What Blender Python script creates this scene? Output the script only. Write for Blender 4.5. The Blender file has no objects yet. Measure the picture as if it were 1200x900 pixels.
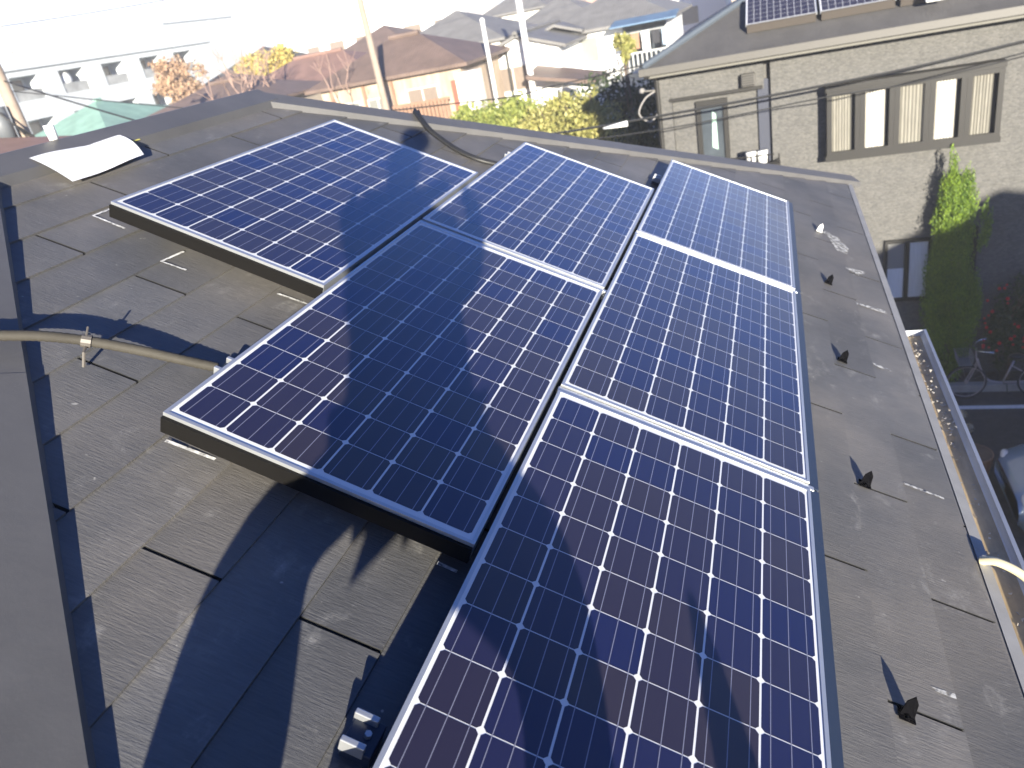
import bpy, math, random
from mathutils import Vector, Matrix
R=math.radians
# ---------------------------------------------------------------- camera, sky, sun, exposure
scene=bpy.context.scene
cam_data=bpy.data.cameras.new('camera'); cam=bpy.data.objects.new('camera',cam_data)
scene.collection.objects.link(cam); scene.camera=cam
cam_data.sensor_width=36; cam_data.lens=26.74; cam_data.clip_start=0.02; cam_data.clip_end=2000
_r=Vector((0.941,-0.0,0)); 
RW=((0.9413,0.2842,-0.1817),(-0.0294,-0.4675,-0.8835),(-0.3360,0.8371,-0.4317))
mx=Matrix(((RW[0][0],-RW[1][0],-RW[2][0],0.656),(RW[0][1],-RW[1][1],-RW[2][1],-2.041),(RW[0][2],-RW[1][2],-RW[2][2],1.058),(0,0,0,1)))
cam.matrix_world=mx
cam_data.dof.use_dof=True; cam_data.dof.focus_distance=1.9; cam_data.dof.aperture_fstop=26.74/1000/0.0060
SUN=Vector((1.126,-2.8,0.545)).normalized()
EL=math.asin(SUN.z); AZ=math.atan2(SUN.x,SUN.y)
world=bpy.data.worlds.new('World'); scene.world=world; world.use_nodes=True
wn=world.node_tree.nodes; bg=wn['Background']; sky=wn.new('ShaderNodeTexSky')
sky.sky_type='NISHITA'; sky.sun_disc=False; sky.sun_elevation=EL; sky.sun_rotation=AZ
sky.air_density=1.0; sky.dust_density=0.3; sky.ozone_density=5.0
sky_tint=wn.new('ShaderNodeMix'); sky_tint.data_type='RGBA'; sky_tint.blend_type='MULTIPLY'; sky_tint.inputs[0].default_value=1; sky_tint.inputs[7].default_value=(.86,.92,1.38,1)  # blue tint put into the skylight to turn shaded areas navy
world.node_tree.links.new(sky.outputs[0],sky_tint.inputs[6])
# white glow added low in the north-west to whiten sky and panel sheen
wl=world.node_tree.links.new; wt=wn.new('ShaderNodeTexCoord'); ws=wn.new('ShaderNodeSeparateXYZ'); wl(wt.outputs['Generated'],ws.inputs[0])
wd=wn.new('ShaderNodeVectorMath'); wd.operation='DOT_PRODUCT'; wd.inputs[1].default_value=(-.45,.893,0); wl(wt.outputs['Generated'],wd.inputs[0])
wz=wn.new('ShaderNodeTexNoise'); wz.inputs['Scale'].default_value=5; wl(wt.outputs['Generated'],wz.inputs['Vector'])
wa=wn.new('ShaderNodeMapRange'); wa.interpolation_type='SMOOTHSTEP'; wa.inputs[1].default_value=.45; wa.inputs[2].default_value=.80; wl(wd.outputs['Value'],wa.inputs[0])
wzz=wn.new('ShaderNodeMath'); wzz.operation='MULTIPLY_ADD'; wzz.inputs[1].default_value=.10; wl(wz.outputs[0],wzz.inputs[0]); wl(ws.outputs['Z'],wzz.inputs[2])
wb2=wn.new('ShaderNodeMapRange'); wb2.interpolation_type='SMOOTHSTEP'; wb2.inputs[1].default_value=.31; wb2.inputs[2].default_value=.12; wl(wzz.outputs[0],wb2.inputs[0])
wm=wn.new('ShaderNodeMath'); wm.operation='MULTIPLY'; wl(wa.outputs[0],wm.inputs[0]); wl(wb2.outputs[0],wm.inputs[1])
wc=wn.new('ShaderNodeMix'); wc.data_type='RGBA'; wc.inputs[7].default_value=(8.6,9.2,10.2,1); wl(wm.outputs[0],wc.inputs[0]); wl(sky_tint.outputs[2],wc.inputs[6]); wl(wc.outputs[2],bg.inputs[0]); bg.inputs[1].default_value=0.055
sd=bpy.data.lights.new('sun','SUN'); sd.energy=5.0; sd.angle=R(0.5); sd.color=(1,0.925,0.775)
so=bpy.data.objects.new('sun',sd); scene.collection.objects.link(so)
so.rotation_euler=SUN.to_track_quat('Z','Y').to_euler()
vs=scene.view_settings; vs.view_transform='Standard'; vs.look='None'; vs.gamma=1; vs.use_curve_mapping=False
vs.exposure=1.75
# ---------------------------------------------------------------- helpers
col=scene.collection
TH=math.atan(0.5); CT=math.cos(TH); ST=math.sin(TH)
def W(u,v,n): return Vector((u*CT+n*ST, v, -u*ST+n*CT))      # roof-plane frame to world
RN=-0.12                                                      # roof surface height in that frame
G=-6.5                                                        # ground
rng=random.Random(7)
class MB:
    def __init__(s): s.v=[]; s.f=[]; s.m=[]
    def add(s,vs,fs,mi=0):
        b=len(s.v); s.v+= [tuple(x) for x in vs]; s.f+=[tuple(b+i for i in f) for f in fs]; s.m+=[mi]*len(fs); return s
    def box(s,x0,x1,y0,y1,z0,z1,mi=0):
        return s.add([(x0,y0,z0),(x1,y0,z0),(x1,y1,z0),(x0,y1,z0),(x0,y0,z1),(x1,y0,z1),(x1,y1,z1),(x0,y1,z1)],
          [(0,3,2,1),(4,5,6,7),(0,1,5,4),(1,2,6,5),(2,3,7,6),(3,0,4,7)],mi)
    def tube(s,pts,r,n=10,mi=0,cap=True):
        pts=[Vector(p) for p in pts]; rs=r if isinstance(r,(list,tuple)) else [r]*len(pts)
        b=len(s.v); up=None
        for i,p in enumerate(pts):
            d=(pts[min(i+1,len(pts)-1)]-pts[max(i-1,0)]).normalized()
            if up is None:
                a=Vector((0,0,1)) if abs(d.z)<.9 else Vector((1,0,0)); up=d.cross(a).normalized()
            up=(up-d*up.dot(d)).normalized(); w=d.cross(up)
            for k in range(n):
                t=2*math.pi*k/n; s.v.append(tuple(p+(up*math.cos(t)+w*math.sin(t))*rs[i]))
        for i in range(len(pts)-1):
            for k in range(n):
                k2=(k+1)%n; s.f.append((b+i*n+k,b+i*n+k2,b+(i+1)*n+k2,b+(i+1)*n+k)); s.m.append(mi)
        if cap:
            s.f.append(tuple(b+k for k in reversed(range(n)))); s.m.append(mi)
            s.f.append(tuple(b+(len(pts)-1)*n+k for k in range(n))); s.m.append(mi)
        return s
    def ball(s,c,r,n=10,mi=0,sc=(1,1,1)):
        b=len(s.v); m=n//2
        for i in range(m+1):
            a=math.pi*i/m
            for k in range(n):
                t=2*math.pi*k/n
                s.v.append((c[0]+r*sc[0]*math.sin(a)*math.cos(t),c[1]+r*sc[1]*math.sin(a)*math.sin(t),c[2]+r*sc[2]*math.cos(a)))
        for i in range(m):
            for k in range(n):
                s.f.append((b+i*n+k,b+(i+1)*n+k,b+(i+1)*n+(k+1)%n,b+i*n+(k+1)%n)); s.m.append(mi)
        return s
    def prism(s,poly,off,mi=0):
        n=len(poly); b=[Vector(p) for p in poly]; t=[p+Vector(off) for p in b]
        return s.add(b+t,[tuple(reversed(range(n))),tuple(range(n,2*n))]+[(i,(i+1)%n,n+(i+1)%n,n+i) for i in range(n)],mi)
    def build(s,name,mats,parent=None,smooth=False,bevel=0):
        me=bpy.data.meshes.new(name); me.from_pydata(s.v,[],s.f); 
        mats=mats if isinstance(mats,(list,tuple)) else [mats]
        for m in mats: me.materials.append(m)
        me.polygons.foreach_set('material_index',s.m)
        if smooth: me.polygons.foreach_set('use_smooth',[True]*len(s.f))
        me.update()
        o=bpy.data.objects.new(name,me); col.objects.link(o)
        if parent: o.parent=parent
        if bevel:
            b=o.modifiers.new('b','BEVEL'); b.width=bevel; b.segments=2; b.limit_method='ANGLE'
        return o
def empty(name,loc=(0,0,0),rot=(0,0,0)):
    o=bpy.data.objects.new(name,None); o.location=loc; o.rotation_euler=rot; o.empty_display_size=.1; col.objects.link(o); return o
def tag(o,label=None,cat=None,group=None,kind=None):
    if label:o['label']=label
    if cat:o['category']=cat
    if group:o['group']=group
    if kind:o['kind']=kind
    return o
# ---- materials
def mat(name,c,rough=.7,metal=0,spec=.5,coat=0,noise=None,bump=None,emis=None,ramp=None):
    """noise=(scale,amount,stretch) value variation; bump=(scale,dist,stretch)"""
    m=bpy.data.materials.new(name); m.use_nodes=True; nt=m.node_tree; N=nt.nodes; L=nt.links; p=N['Principled BSDF']
    p.inputs['Base Color'].default_value=(*c,1); p.inputs['Roughness'].default_value=rough
    p.inputs['Metallic'].default_value=metal; p.inputs['Specular IOR Level'].default_value=spec; p.inputs['Coat Weight'].default_value=coat
    p.inputs['Coat Roughness'].default_value=.05
    def noisef(sc,st,det=5):
        tc=N.new('ShaderNodeTexCoord'); mp=N.new('ShaderNodeMapping'); mp.inputs['Scale'].default_value=st
        L.new(tc.outputs['Object'],mp.inputs[0]); nz=N.new('ShaderNodeTexNoise'); nz.inputs['Scale'].default_value=sc; nz.inputs['Detail'].default_value=det
        nz.inputs['Roughness'].default_value=.65
        L.new(mp.outputs[0],nz.inputs['Vector']); return nz
    if noise:
        sc,am=noise[:2]; st=noise[2] if len(noise)>2 else (1,1,1)
        nz=noisef(sc,st); cr=N.new('ShaderNodeMapRange'); cr.inputs[1].default_value=.3; cr.inputs[2].default_value=.7
        cr.inputs[3].default_value=1-am; cr.inputs[4].default_value=1+am; L.new(nz.outputs[0],cr.inputs[0])
        mu=N.new('ShaderNodeVectorMath'); mu.operation='SCALE'; mu.inputs[0].default_value=c; L.new(cr.outputs[0],mu.inputs['Scale'])
        L.new(mu.outputs[0],p.inputs['Base Color'])
    if bump:
        sc,di=bump[:2]; st=bump[2] if len(bump)>2 else (1,1,1)
        nz=noisef(sc,st); b=N.new('ShaderNodeBump'); b.inputs['Distance'].default_value=di; b.inputs['Strength'].default_value=1
        L.new(nz.outputs[0],b.inputs['Height']); L.new(b.outputs[0],p.inputs['Normal'])
    if emis: p.inputs['Emission Color'].default_value=(*emis[0],1); p.inputs['Emission Strength'].default_value=emis[1]
    return m
def leafmat(name,c1,c2,scale=3,trans=.25):
    m=bpy.data.materials.new(name); m.use_nodes=True; nt=m.node_tree; N=nt.nodes; L=nt.links; p=N['Principled BSDF']
    g=N.new('ShaderNodeNewGeometry'); tc=N.new('ShaderNodeTexCoord'); nz=N.new('ShaderNodeTexNoise'); nz.inputs['Scale'].default_value=scale
    L.new(tc.outputs['Object'],nz.inputs['Vector'])
    ad=N.new('ShaderNodeMath'); ad.operation='ADD'; L.new(g.outputs['Random Per Island'],ad.inputs[0]); L.new(nz.outputs[0],ad.inputs[1])
    mr=N.new('ShaderNodeMapRange'); mr.inputs[1].default_value=.45; mr.inputs[2].default_value=1.55; L.new(ad.outputs[0],mr.inputs[0])
    mi=N.new('ShaderNodeMix'); mi.data_type='RGBA'; mi.inputs[6].default_value=(*c1,1); mi.inputs[7].default_value=(*c2,1)
    L.new(mr.outputs[0],mi.inputs[0]); L.new(mi.outputs[2],p.inputs['Base Color']); p.inputs['Roughness'].default_value=.6
    tr=N.new('ShaderNodeBsdfTranslucent'); L.new(mi.outputs[2],tr.inputs[0]); ms=N.new('ShaderNodeMixShader'); ms.inputs[0].default_value=trans
    L.new(p.outputs[0],ms.inputs[1]); L.new(tr.outputs[0],ms.inputs[2]); L.new(ms.outputs[0],N['Material Output'].inputs[0]); return m
def slate_material():
    m=bpy.data.materials.new('slate'); m.use_nodes=True; nt=m.node_tree; N=nt.nodes; L=nt.links; p=N['Principled BSDF']
    tc=N.new('ShaderNodeTexCoord'); g=N.new('ShaderNodeNewGeometry')
    def nz(sc,st,det=5,ro=.6,dist=0):
        mp=N.new('ShaderNodeMapping'); mp.inputs['Scale'].default_value=st; L.new(tc.outputs['Object'],mp.inputs[0])
        a=N.new('ShaderNodeTexNoise'); a.inputs['Scale'].default_value=sc; a.inputs['Detail'].default_value=det; a.inputs['Roughness'].default_value=ro
        a.inputs['Distortion'].default_value=dist; L.new(mp.outputs[0],a.inputs['Vector']); return a.outputs[0]
    def mr(x,a,b,c,d):
        n=N.new('ShaderNodeMapRange'); n.inputs[1].default_value=a;n.inputs[2].default_value=b;n.inputs[3].default_value=c;n.inputs[4].default_value=d; L.new(x,n.inputs[0]); return n.outputs[0]
    def ma(op,a,b):
        n=N.new('ShaderNodeMath'); n.operation=op
        for i,x in enumerate((a,b)):
            if isinstance(x,(int,float)): n.inputs[i].default_value=x
            else: L.new(x,n.inputs[i])
        return n.outputs[0]
    grain=nz(22,(1,9,1),4,.65,.3)
    big=nz(2.2,(1,1,1),5,.6); isl=g.outputs['Random Per Island']
    val=ma('MULTIPLY',ma('MULTIPLY',mr(grain,.3,.7,.86,1.12),mr(big,.3,.7,.8,1.2)),mr(isl,0,1,.86,1.12))
    c=N.new('ShaderNodeMix'); c.data_type='RGBA'; c.inputs[6].default_value=(.100,.100,.102,1); c.inputs[7].default_value=(.122,.114,.104,1)
    L.new(mr(nz(1.1,(1,1,1),4),.4,.62,0,1),c.inputs[0])
    sc=N.new('ShaderNodeVectorMath'); sc.operation='SCALE'; L.new(c.outputs[2],sc.inputs[0]); L.new(val,sc.inputs['Scale'])
    # chalky scuffs, blotches and specks
    scuff=ma('MULTIPLY',mr(nz(5,(1.6,1,1),6,.72,.4),.57,.72,0,1),mr(nz(14,(1,1,1),5,.75),.42,.65,0,1))
    speck=mr(nz(38,(1,1,1),2,.5),.755,.81,0,.7)
    w=ma('MAXIMUM',ma('MULTIPLY',scuff,.52),speck)
    d=N.new('ShaderNodeMix'); d.data_type='RGBA'; L.new(w,d.inputs[0]); L.new(sc.outputs[0],d.inputs[6]); d.inputs[7].default_value=(.36,.35,.33,1)
    L.new(d.outputs[2],p.inputs['Base Color']); L.new(mr(big,.3,.7,.62,.5),p.inputs['Roughness']); p.inputs['Specular IOR Level'].default_value=.45
    b=N.new('ShaderNodeBump'); b.inputs['Distance'].default_value=.0016; b.inputs['Strength'].default_value=.8
    L.new(ma('ADD',grain,ma('MULTIPLY',nz(60,(1,3,1),3),.4)),b.inputs['Height']); L.new(b.outputs[0],p.inputs['Normal']); return m
M={}
M['slate']=slate_material()
M['dark']=mat('dark_gap',(.01,.01,.01),.9)
M['capmetal']=mat('cap_metal',(.088,.086,.085),.5,0,.5,noise=(3,.14),bump=(30,.0006))
M['alu']=mat('aluminium',(.50,.515,.53),.36,.7,noise=(6,.06))
M['bronze']=mat('dark_cover',(.005,.0045,.004),.6,spec=.15)
M['bluecover']=mat('side_cover',(.022,.032,.055),.3)
M['backsheet']=mat('backsheet',(.60,.61,.63),.5,coat=.6)
M['busbar']=mat('busbar',(.26,.26,.32),.35,.4,coat=.8)
def patchy(m,sc,lo,hi):
    nt=m.node_tree; N=nt.nodes; tc=N.new('ShaderNodeTexCoord'); nz=N.new('ShaderNodeTexNoise'); nz.inputs['Scale'].default_value=sc; nz.inputs['Detail'].default_value=5
    r=N.new('ShaderNodeMapRange'); r.inputs[1].default_value=lo; r.inputs[2].default_value=hi; nt.links.new(tc.outputs['Object'],nz.inputs['Vector']); nt.links.new(nz.outputs[0],r.inputs[0]); nt.links.new(r.outputs[0],N['Principled BSDF'].inputs['Alpha'])
M['smear']=mat('white_smear',(.42,.42,.41),.9); patchy(M['smear'],45,.40,.60)
def cellmat():
    m=bpy.data.materials.new('cell'); m.use_nodes=True; nt=m.node_tree; N=nt.nodes; L=nt.links; p=N['Principled BSDF']
    g=N.new('ShaderNodeNewGeometry'); oi=N.new('ShaderNodeObjectInfo')
    ad=N.new('ShaderNodeMath'); ad.operation='ADD'; L.new(g.outputs['Random Per Island'],ad.inputs[0]); L.new(oi.outputs['Random'],ad.inputs[1])
    fr=N.new('ShaderNodeMath'); fr.operation='FRACT'; L.new(ad.outputs[0],fr.inputs[0])
    cr=N.new('ShaderNodeValToRGB'); e=cr.color_ramp.elements; e[0].position=0; e[0].color=(.025,.019,.023,1); e[1].position=1; e[1].color=(.007,.009,.046,1)
    a=cr.color_ramp.elements.new(.5); a.color=(.016,.013,.029,1); L.new(fr.outputs[0],cr.inputs[0])
    tc=N.new('ShaderNodeTexCoord'); wv=N.new('ShaderNodeTexNoise'); wv.inputs['Scale'].default_value=3; L.new(tc.outputs['Object'],wv.inputs['Vector'])
    L.new(cr.outputs[0],p.inputs['Base Color']); p.inputs['Roughness'].default_value=.38; p.inputs['Specular IOR Level'].default_value=.4
    p.inputs['Coat Weight'].default_value=1; p.inputs['Coat IOR'].default_value=1.5
    r=N.new('ShaderNodeMapRange'); r.inputs[3].default_value=.10; r.inputs[4].default_value=.18; L.new(wv.outputs[0],r.inputs[0]); L.new(r.outputs[0],p.inputs['Coat Roughness']); return m
M['cell']=cellmat()
M['chalk']=mat('chalk',(.55,.55,.54),.9,noise=(60,.6))
patchy(M['chalk'],70,.28,.48)
M['white']=mat('white_paint',(.8,.8,.78),.6)
M['cream']=mat('cream_wall',(.74,.70,.62),.8,noise=(1.5,.08))
M['palewall']=mat('pale_wall',(.55,.59,.61),.8,noise=(1,.06))
M['beige']=mat('beige_wall',(.36,.31,.25),.8,noise=(1.5,.1))
M['wood']=mat('brown_wood',(.24,.14,.09),.7,noise=(4,.3,(6,6,1)))
M['redwood']=mat('red_shutter',(.28,.08,.05),.6)
M['glass']=mat('window_glass',(.05,.06,.07),.08,0,.6,noise=(2,.3))
M['paleglass']=mat('curtained_glass',(.20,.20,.18),.35,coat=.6,noise=(2,.12))
M['brownglass']=mat('brown_curtain_glass',(.20,.16,.13),.35,coat=.5,noise=(8,.25,(6,6,.4)))
M['frame']=mat('dark_window_frame',(.014,.013,.012),.5,spec=.3)
M['palealu']=mat('pale_frame',(.5,.5,.48),.4)
M['recess']=mat('balcony_recess',(.30,.31,.31),.8,noise=(1.2,.3))
def tiles(name,c,sc=4.0,c2=None):
    m=mat(name,c,.6,noise=(1.6,.2)); nt=m.node_tree; N=nt.nodes; L=nt.links
    tc=N.new('ShaderNodeTexCoord'); sx=N.new('ShaderNodeSeparateXYZ'); L.new(tc.outputs['Object'],sx.inputs[0])
    a=N.new('ShaderNodeMath'); a.operation='MULTIPLY'; a.inputs[1].default_value=sc*5; L.new(sx.outputs['Z'],a.inputs[0])
    f=N.new('ShaderNodeMath'); f.operation='FRACT'; L.new(a.outputs[0],f.inputs[0])
    w=N.new('ShaderNodeTexWave'); w.inputs['Scale'].default_value=2.6; w.inputs['Distortion'].default_value=.5; L.new(tc.outputs['Object'],w.inputs['Vector'])
    s=N.new('ShaderNodeMath'); s.operation='ADD'; L.new(f.outputs[0],s.inputs[0]); L.new(w.outputs['Fac'],s.inputs[1])
    b=N.new('ShaderNodeBump'); b.inputs['Distance'].default_value=.02; b.inputs['Strength'].default_value=.5; L.new(s.outputs[0],b.inputs['Height']); L.new(b.outputs[0],N['Principled BSDF'].inputs['Normal']); return m
M['roofgrey']=tiles('grey_roof_tiles',(.17,.165,.16))
M['roofbrown']=tiles('brown_roof_tiles',(.15,.105,.085))
M['roofred']=tiles('red_brown_roof',(.21,.125,.10))
M['roofgreen']=tiles('green_sheet_roof',(.22,.36,.29))
M['roofdark']=mat('dark_roof_slates',(.075,.072,.07),.7,noise=(1.5,.2),bump=(14,.01,(1,.3,1)))
M['roofblue']=tiles('blue_roof_edge',(.12,.2,.3))
M['brick']=mat('brick_red_wall',(.42,.24,.19),.8,noise=(2,.25))
# neighbour's stone-faced siding
def siding():
    m=bpy.data.materials.new('stone_siding'); m.use_nodes=True; nt=m.node_tree; N=nt.nodes; L=nt.links; p=N['Principled BSDF']
    tc=N.new('ShaderNodeTexCoord'); v=N.new('ShaderNodeTexVoronoi'); v.inputs['Scale'].default_value=30
    mp=N.new('ShaderNodeMapping'); mp.inputs['Scale'].default_value=(.75,1,1.5); L.new(tc.outputs['Object'],mp.inputs[0]); L.new(mp.outputs[0],v.inputs['Vector'])
    n=N.new('ShaderNodeTexNoise'); n.inputs['Scale'].default_value=5; n.inputs['Detail'].default_value=6; L.new(tc.outputs['Object'],n.inputs['Vector'])
    cr=N.new('ShaderNodeValToRGB'); e=cr.color_ramp.elements; e[0].position=.15; e[0].color=(.072,.071,.068,1); e[1].position=.85; e[1].color=(.108,.104,.098,1)
    L.new(v.outputs['Color'],cr.inputs[0]); mu=N.new('ShaderNodeMix'); mu.data_type='RGBA'; mu.blend_type='MULTIPLY'; mu.inputs[0].default_value=1
    mr=N.new('ShaderNodeMapRange'); mr.inputs[3].default_value=.82; mr.inputs[4].default_value=1.18; L.new(n.outputs[0],mr.inputs[0])
    L.new(cr.outputs[0],mu.inputs[6]); L.new(mr.outputs[0],mu.inputs[7]); L.new(mu.outputs[2],p.inputs['Base Color']); p.inputs['Roughness'].default_value=.85
    b=N.new('ShaderNodeBump'); b.inputs['Distance'].default_value=.006; L.new(v.outputs['Distance'],b.inputs['Height']); b.invert=True; L.new(b.outputs[0],p.inputs['Normal']); return m
M['siding']=siding()
M['asphalt']=mat('asphalt',(.05,.05,.052),.85,noise=(8,.25),bump=(80,.004))
M['concrete']=mat('concrete',(.30,.29,.27),.85,noise=(5,.2),bump=(40,.003))
M['groundm']=mat('ground',(.10,.09,.075),.9,noise=(.6,.3),bump=(3,.03))
M['line']=mat('road_paint',(.7,.7,.7),.7,noise=(20,.15))
M['pole']=mat('concrete_pole',(.27,.215,.17),.8,noise=(3,.12))
M['polewhite']=mat('white_pole',(.78,.78,.76),.5)
M['rubber']=mat('black_rubber',(.018,.018,.018),.5)
M['bark']=mat('bark',(.12,.085,.06),.9,noise=(6,.3))
M['pinkbark']=mat('reddish_bark',(.30,.20,.16),.9)
# ---------------------------------------------------------------- ground and road
g=MB(); g.add([(-700,-300,G),(700,-300,G),(700,900,G),(-700,900,G)],[(0,1,2,3)]); tag(g.build('ground',M['groundm']),kind='structure')
g=MB(); g.add([(-60,7.2,G+.004),(60,7.2,G+.004),(60,11.72,G+.004),(-60,11.72,G+.004)],[(0,1,2,3)]); tag(g.build('road',M['asphalt']),kind='structure')
g=MB(); g.add([(-60,11.10,G+.009),(60,11.10,G+.009),(60,11.22,G+.009),(-60,11.22,G+.009)],[(0,1,2,3)]); tag(g.build('road_marking',M['line']),kind='structure')
g=MB(); g.box(-2,20,11.725,11.88,G-.05,G+.14); tag(g.build('kerb',M['concrete'],bevel=.015),kind='structure')
g=MB(); g.box(-2,20,11.885,12.32,G-.05,G+.10); tag(g.build('planting_strip',mat('soil',(.07,.055,.04),.95,noise=(12,.4),bump=(25,.03))),kind='structure')
# ---------------------------------------------------------------- the house whose roof carries the panels
house=empty('tiled_house',(-1.93,.9,G))
tag(house,'house in the foreground with grey slate hip roof carrying the blue solar panels','house')
house_inv=Matrix.Translation((1.93,-.9,-G))
def hp(o):                                    # parent to house keeping the world position
    o.parent=house; o.matrix_parent_inverse=Matrix.Translation((1.93,-.9,-G)); return o
RX,RZ=-2.06,0.896; RY0,RY1=-.034,1.83; RUN=3.30; EX=RX+RUN; EZ=RZ-RUN*.5
YF=RY0-RUN; YB=RY1+RUN; XL=RX-RUN
def clip(poly,a,b,c):                          # keep a*x+b*y<=c
    out=[]
    for i in range(len(poly)):
        p,q=poly[i],poly[(i+1)%len(poly)]; dp=a*p[0]+b*p[1]-c; dq=a*q[0]+b*q[1]-c
        if dp<=0: out.append(p)
        if (dp<0<dq) or (dq<0<dp):
            t=dp/(dp-dq); out.append((p[0]+(q[0]-p[0])*t,p[1]+(q[1]-p[1])*t))
    return out
EXPO=.188; SL=.910; GAP=.0095
def slates(origin,down,along,planes,umax,vr,u_off,v_off,name,local=None,thick=.006):
    # origin on ridge; slab coordinates (u down the slope, v along)
    down=Vector(down); along=Vector(along); nrm=down.cross(along).normalized()
    if nrm.z<0: nrm=-nrm
    mb=MB(); k0=int(math.floor((0-u_off)/EXPO))-1
    for k in range(k0,int((umax-u_off)/EXPO)+2):
        ua=u_off+k*EXPO; ub=ua+EXPO; sh=(0 if k%2==0 else SL/2)+v_off
        for j in range(int((vr[0]-sh)/SL)-2,int((vr[1]-sh)/SL)+2):
            va=sh+j*SL+GAP/2; vb=va+SL-GAP
            jit=rng.uniform(-.0015,.0015)
            poly=[(max(ua,0),va),(min(ub,umax)+jit,va),(min(ub,umax)+jit+rng.uniform(-.0012,.0012),vb),(max(ua,0),vb)]
            if poly[1][0]<=poly[0][0]+.004: continue
            for pl in planes: poly=clip(poly,*pl)
            if len(poly)<3: continue
            lift=rng.uniform(0,.0012)
            top=[]; bot=[]
            for (u,v) in poly:
                h=.0005+(thick+lift)*(u-ua)/EXPO
                P=origin+down*u+along*v; top.append(P+nrm*h); bot.append(P-nrm*.004)
            n=len(top); fs=[(i,n+i,n+(i+1)%n,(i+1)%n) for i in range(n)]; mb.add(top+bot,[tuple(range(n))]+fs)
            for i in range(n):
                if abs(poly[i][1]-poly[(i+1)%n][1])<.004: mb.m[len(mb.m)-n+i]=1
    return mb
# main face in its own rotated frame so that the material's grain runs down the slope
def to_local(mb): return mb
RU=-2.10+.0; 
fd=Vector((1,0,0)); fa=Vector((0,1,0))
UR=(RX*CT-RZ*ST); # plane u of ridge
NR=RX*ST+RZ*CT
main=slates(Vector((UR,0,NR)),(1,0,0),(0,1,0),[(-CT,-1,-RY0),(-CT,1,RY1)],RUN/CT,(YF-1,YB+1),(-.287-UR)%EXPO-EXPO*0,-.155,'roof')
# correct parity: course starting at u=-.287 carries joints at v=-.155+k*.91
k=round((-.287-UR-((-.287-UR)%EXPO))/EXPO)
if k%2: main=slates(Vector((UR,0,NR)),(1,0,0),(0,1,0),[(-CT,-1,-RY0),(-CT,1,RY1)],RUN/CT,(YF-1,YB+1),(-.287-UR)%EXPO,-.155+SL/2,'roof')
roof=hp(main.build('roof_slates',[M['slate'],M['dark']])); roof.rotation_euler=(0,TH,0)
roof.matrix_parent_inverse=Matrix.Translation((1.93,-.9,-G))
def faceobj(ang,origin_xy,planes,vr):
    mb=slates(Vector((0,0,0)),(1,0,0),(0,1,0),planes,RUN/CT,vr,.05,.2,'roof')
    o=mb.build('roof_slates',[M['slate'],M['dark']]); hp(o)
    o.matrix_basis=Matrix.Translation((*origin_xy,RZ))@Matrix.Rotation(ang,4,'Z')@Matrix.Rotation(TH,4,'Y'); return o
faceobj(math.pi,(RX,RY1),[(-CT,-1,0),(-CT,1,RY1-RY0)],(-5,7))          # far side
faceobj(-math.pi/2,(RX,RY0),[(-CT,-1,0),(-CT,1,0)],(-5,5))            # front hip
faceobj(math.pi/2,(RX,RY1),[(-CT,-1,0),(-CT,1,0)],(-5,5))             # back hip
d=.004
m=MB(); A=(RX,RY0,RZ-d);B=(RX,RY1,RZ-d); c=[(EX,YF,EZ-d),(EX,YB,EZ-d),(XL,YB,EZ-d),(XL,YF,EZ-d)]
lo=[(x,y,z-.10) for x,y,z in c]
m.add([A,B]+c+lo,[(0,2,3,1),(1,3,4),(1,4,5,0),(0,5,2),(2,6,7,3),(3,7,8,4),(4,8,9,5),(5,9,6,2),(6,9,8,7)])
hp(m.build('roof_deck',M['dark']))
m=MB(); m.box(XL+.5,EX-.45,YF+.5,YB-.45,G,EZ-.11); hp(m.build('wall',M['cream']))
def house_window(x,y0,y1,z0,z1):
    m=MB(); m.box(x,x+.04,y0,y1,z0,z1); f=hp(m.build('window',M['frame'])); m=MB(); m.box(x+.042,x+.05,y0+.06,y1-.06,z0+.06,z1-.06); o=m.build('pane',M['glass'],f); return f
for (y0,y1) in ((-1.8,-.2),(1.2,2.8)):
    for z0 in (-5.6,-2.8): house_window(EX-.449,y0,y1,z0,z0+1.2)
# caps: folded metal over ridge and hips
def cap(p,q,w,h,name,seams=2):
    p=Vector(p);q=Vector(q);d=(q-p).normalized(); s=d.cross(Vector((0,0,1))).normalized(); up=s.cross(d)
    L=(q-p).length; mb=MB(); n=max(1,int(L/1.0)); 
    drop=w*.5*(.5 if abs(d.z)<.05 else .36)
    prof=[(-w,-drop-.0),(-w+.004,h-drop),(-.012,h+drop*.0+.010),(.012,h+.010),(w-.004,h-drop),(w,-drop)]
    prof=[(-w,-2*drop-.008),(-w+.003,h-2*drop),(-.014,h),(.014,h),(w-.003,h-2*drop),(w,-2*drop-.008)]
    for i in range(n):
        a=p+d*(L*i/n); b=p+d*(L*(i+1)/n+ (.02 if i<n-1 else 0)); e=.0015*(i%2)
        ra=[a+s*x*(1+e*4)+up*(z+e) for x,z in prof]; rb=[b+s*x*(1+e*4)+up*(z+e) for x,z in prof]; k=len(prof)
        mb.add(ra+rb,[(j,j+1,k+j+1,k+j) for j in range(k-1)]+[tuple(reversed(range(k))),tuple(range(k,2*k))]+[(0,k,2*k-1,k-1)])
    return hp(mb.build(name,M['capmetal']))
CW,CH=.130,.036
cap((RX,RY0-.03,RZ+.006),(RX,RY1+.03,RZ+.006),CW,CH,'ridge_cap')
for (a,b) in (((RX,RY0),(EX,YF)),((RX,RY1),(EX,YB)),((RX,RY0),(XL,YF)),((RX,RY1),(XL,YB))):
    cap((a[0],a[1],RZ+.003),(b[0],b[1],EZ+.003),CW,CH*.95,'hip_cap')
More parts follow.
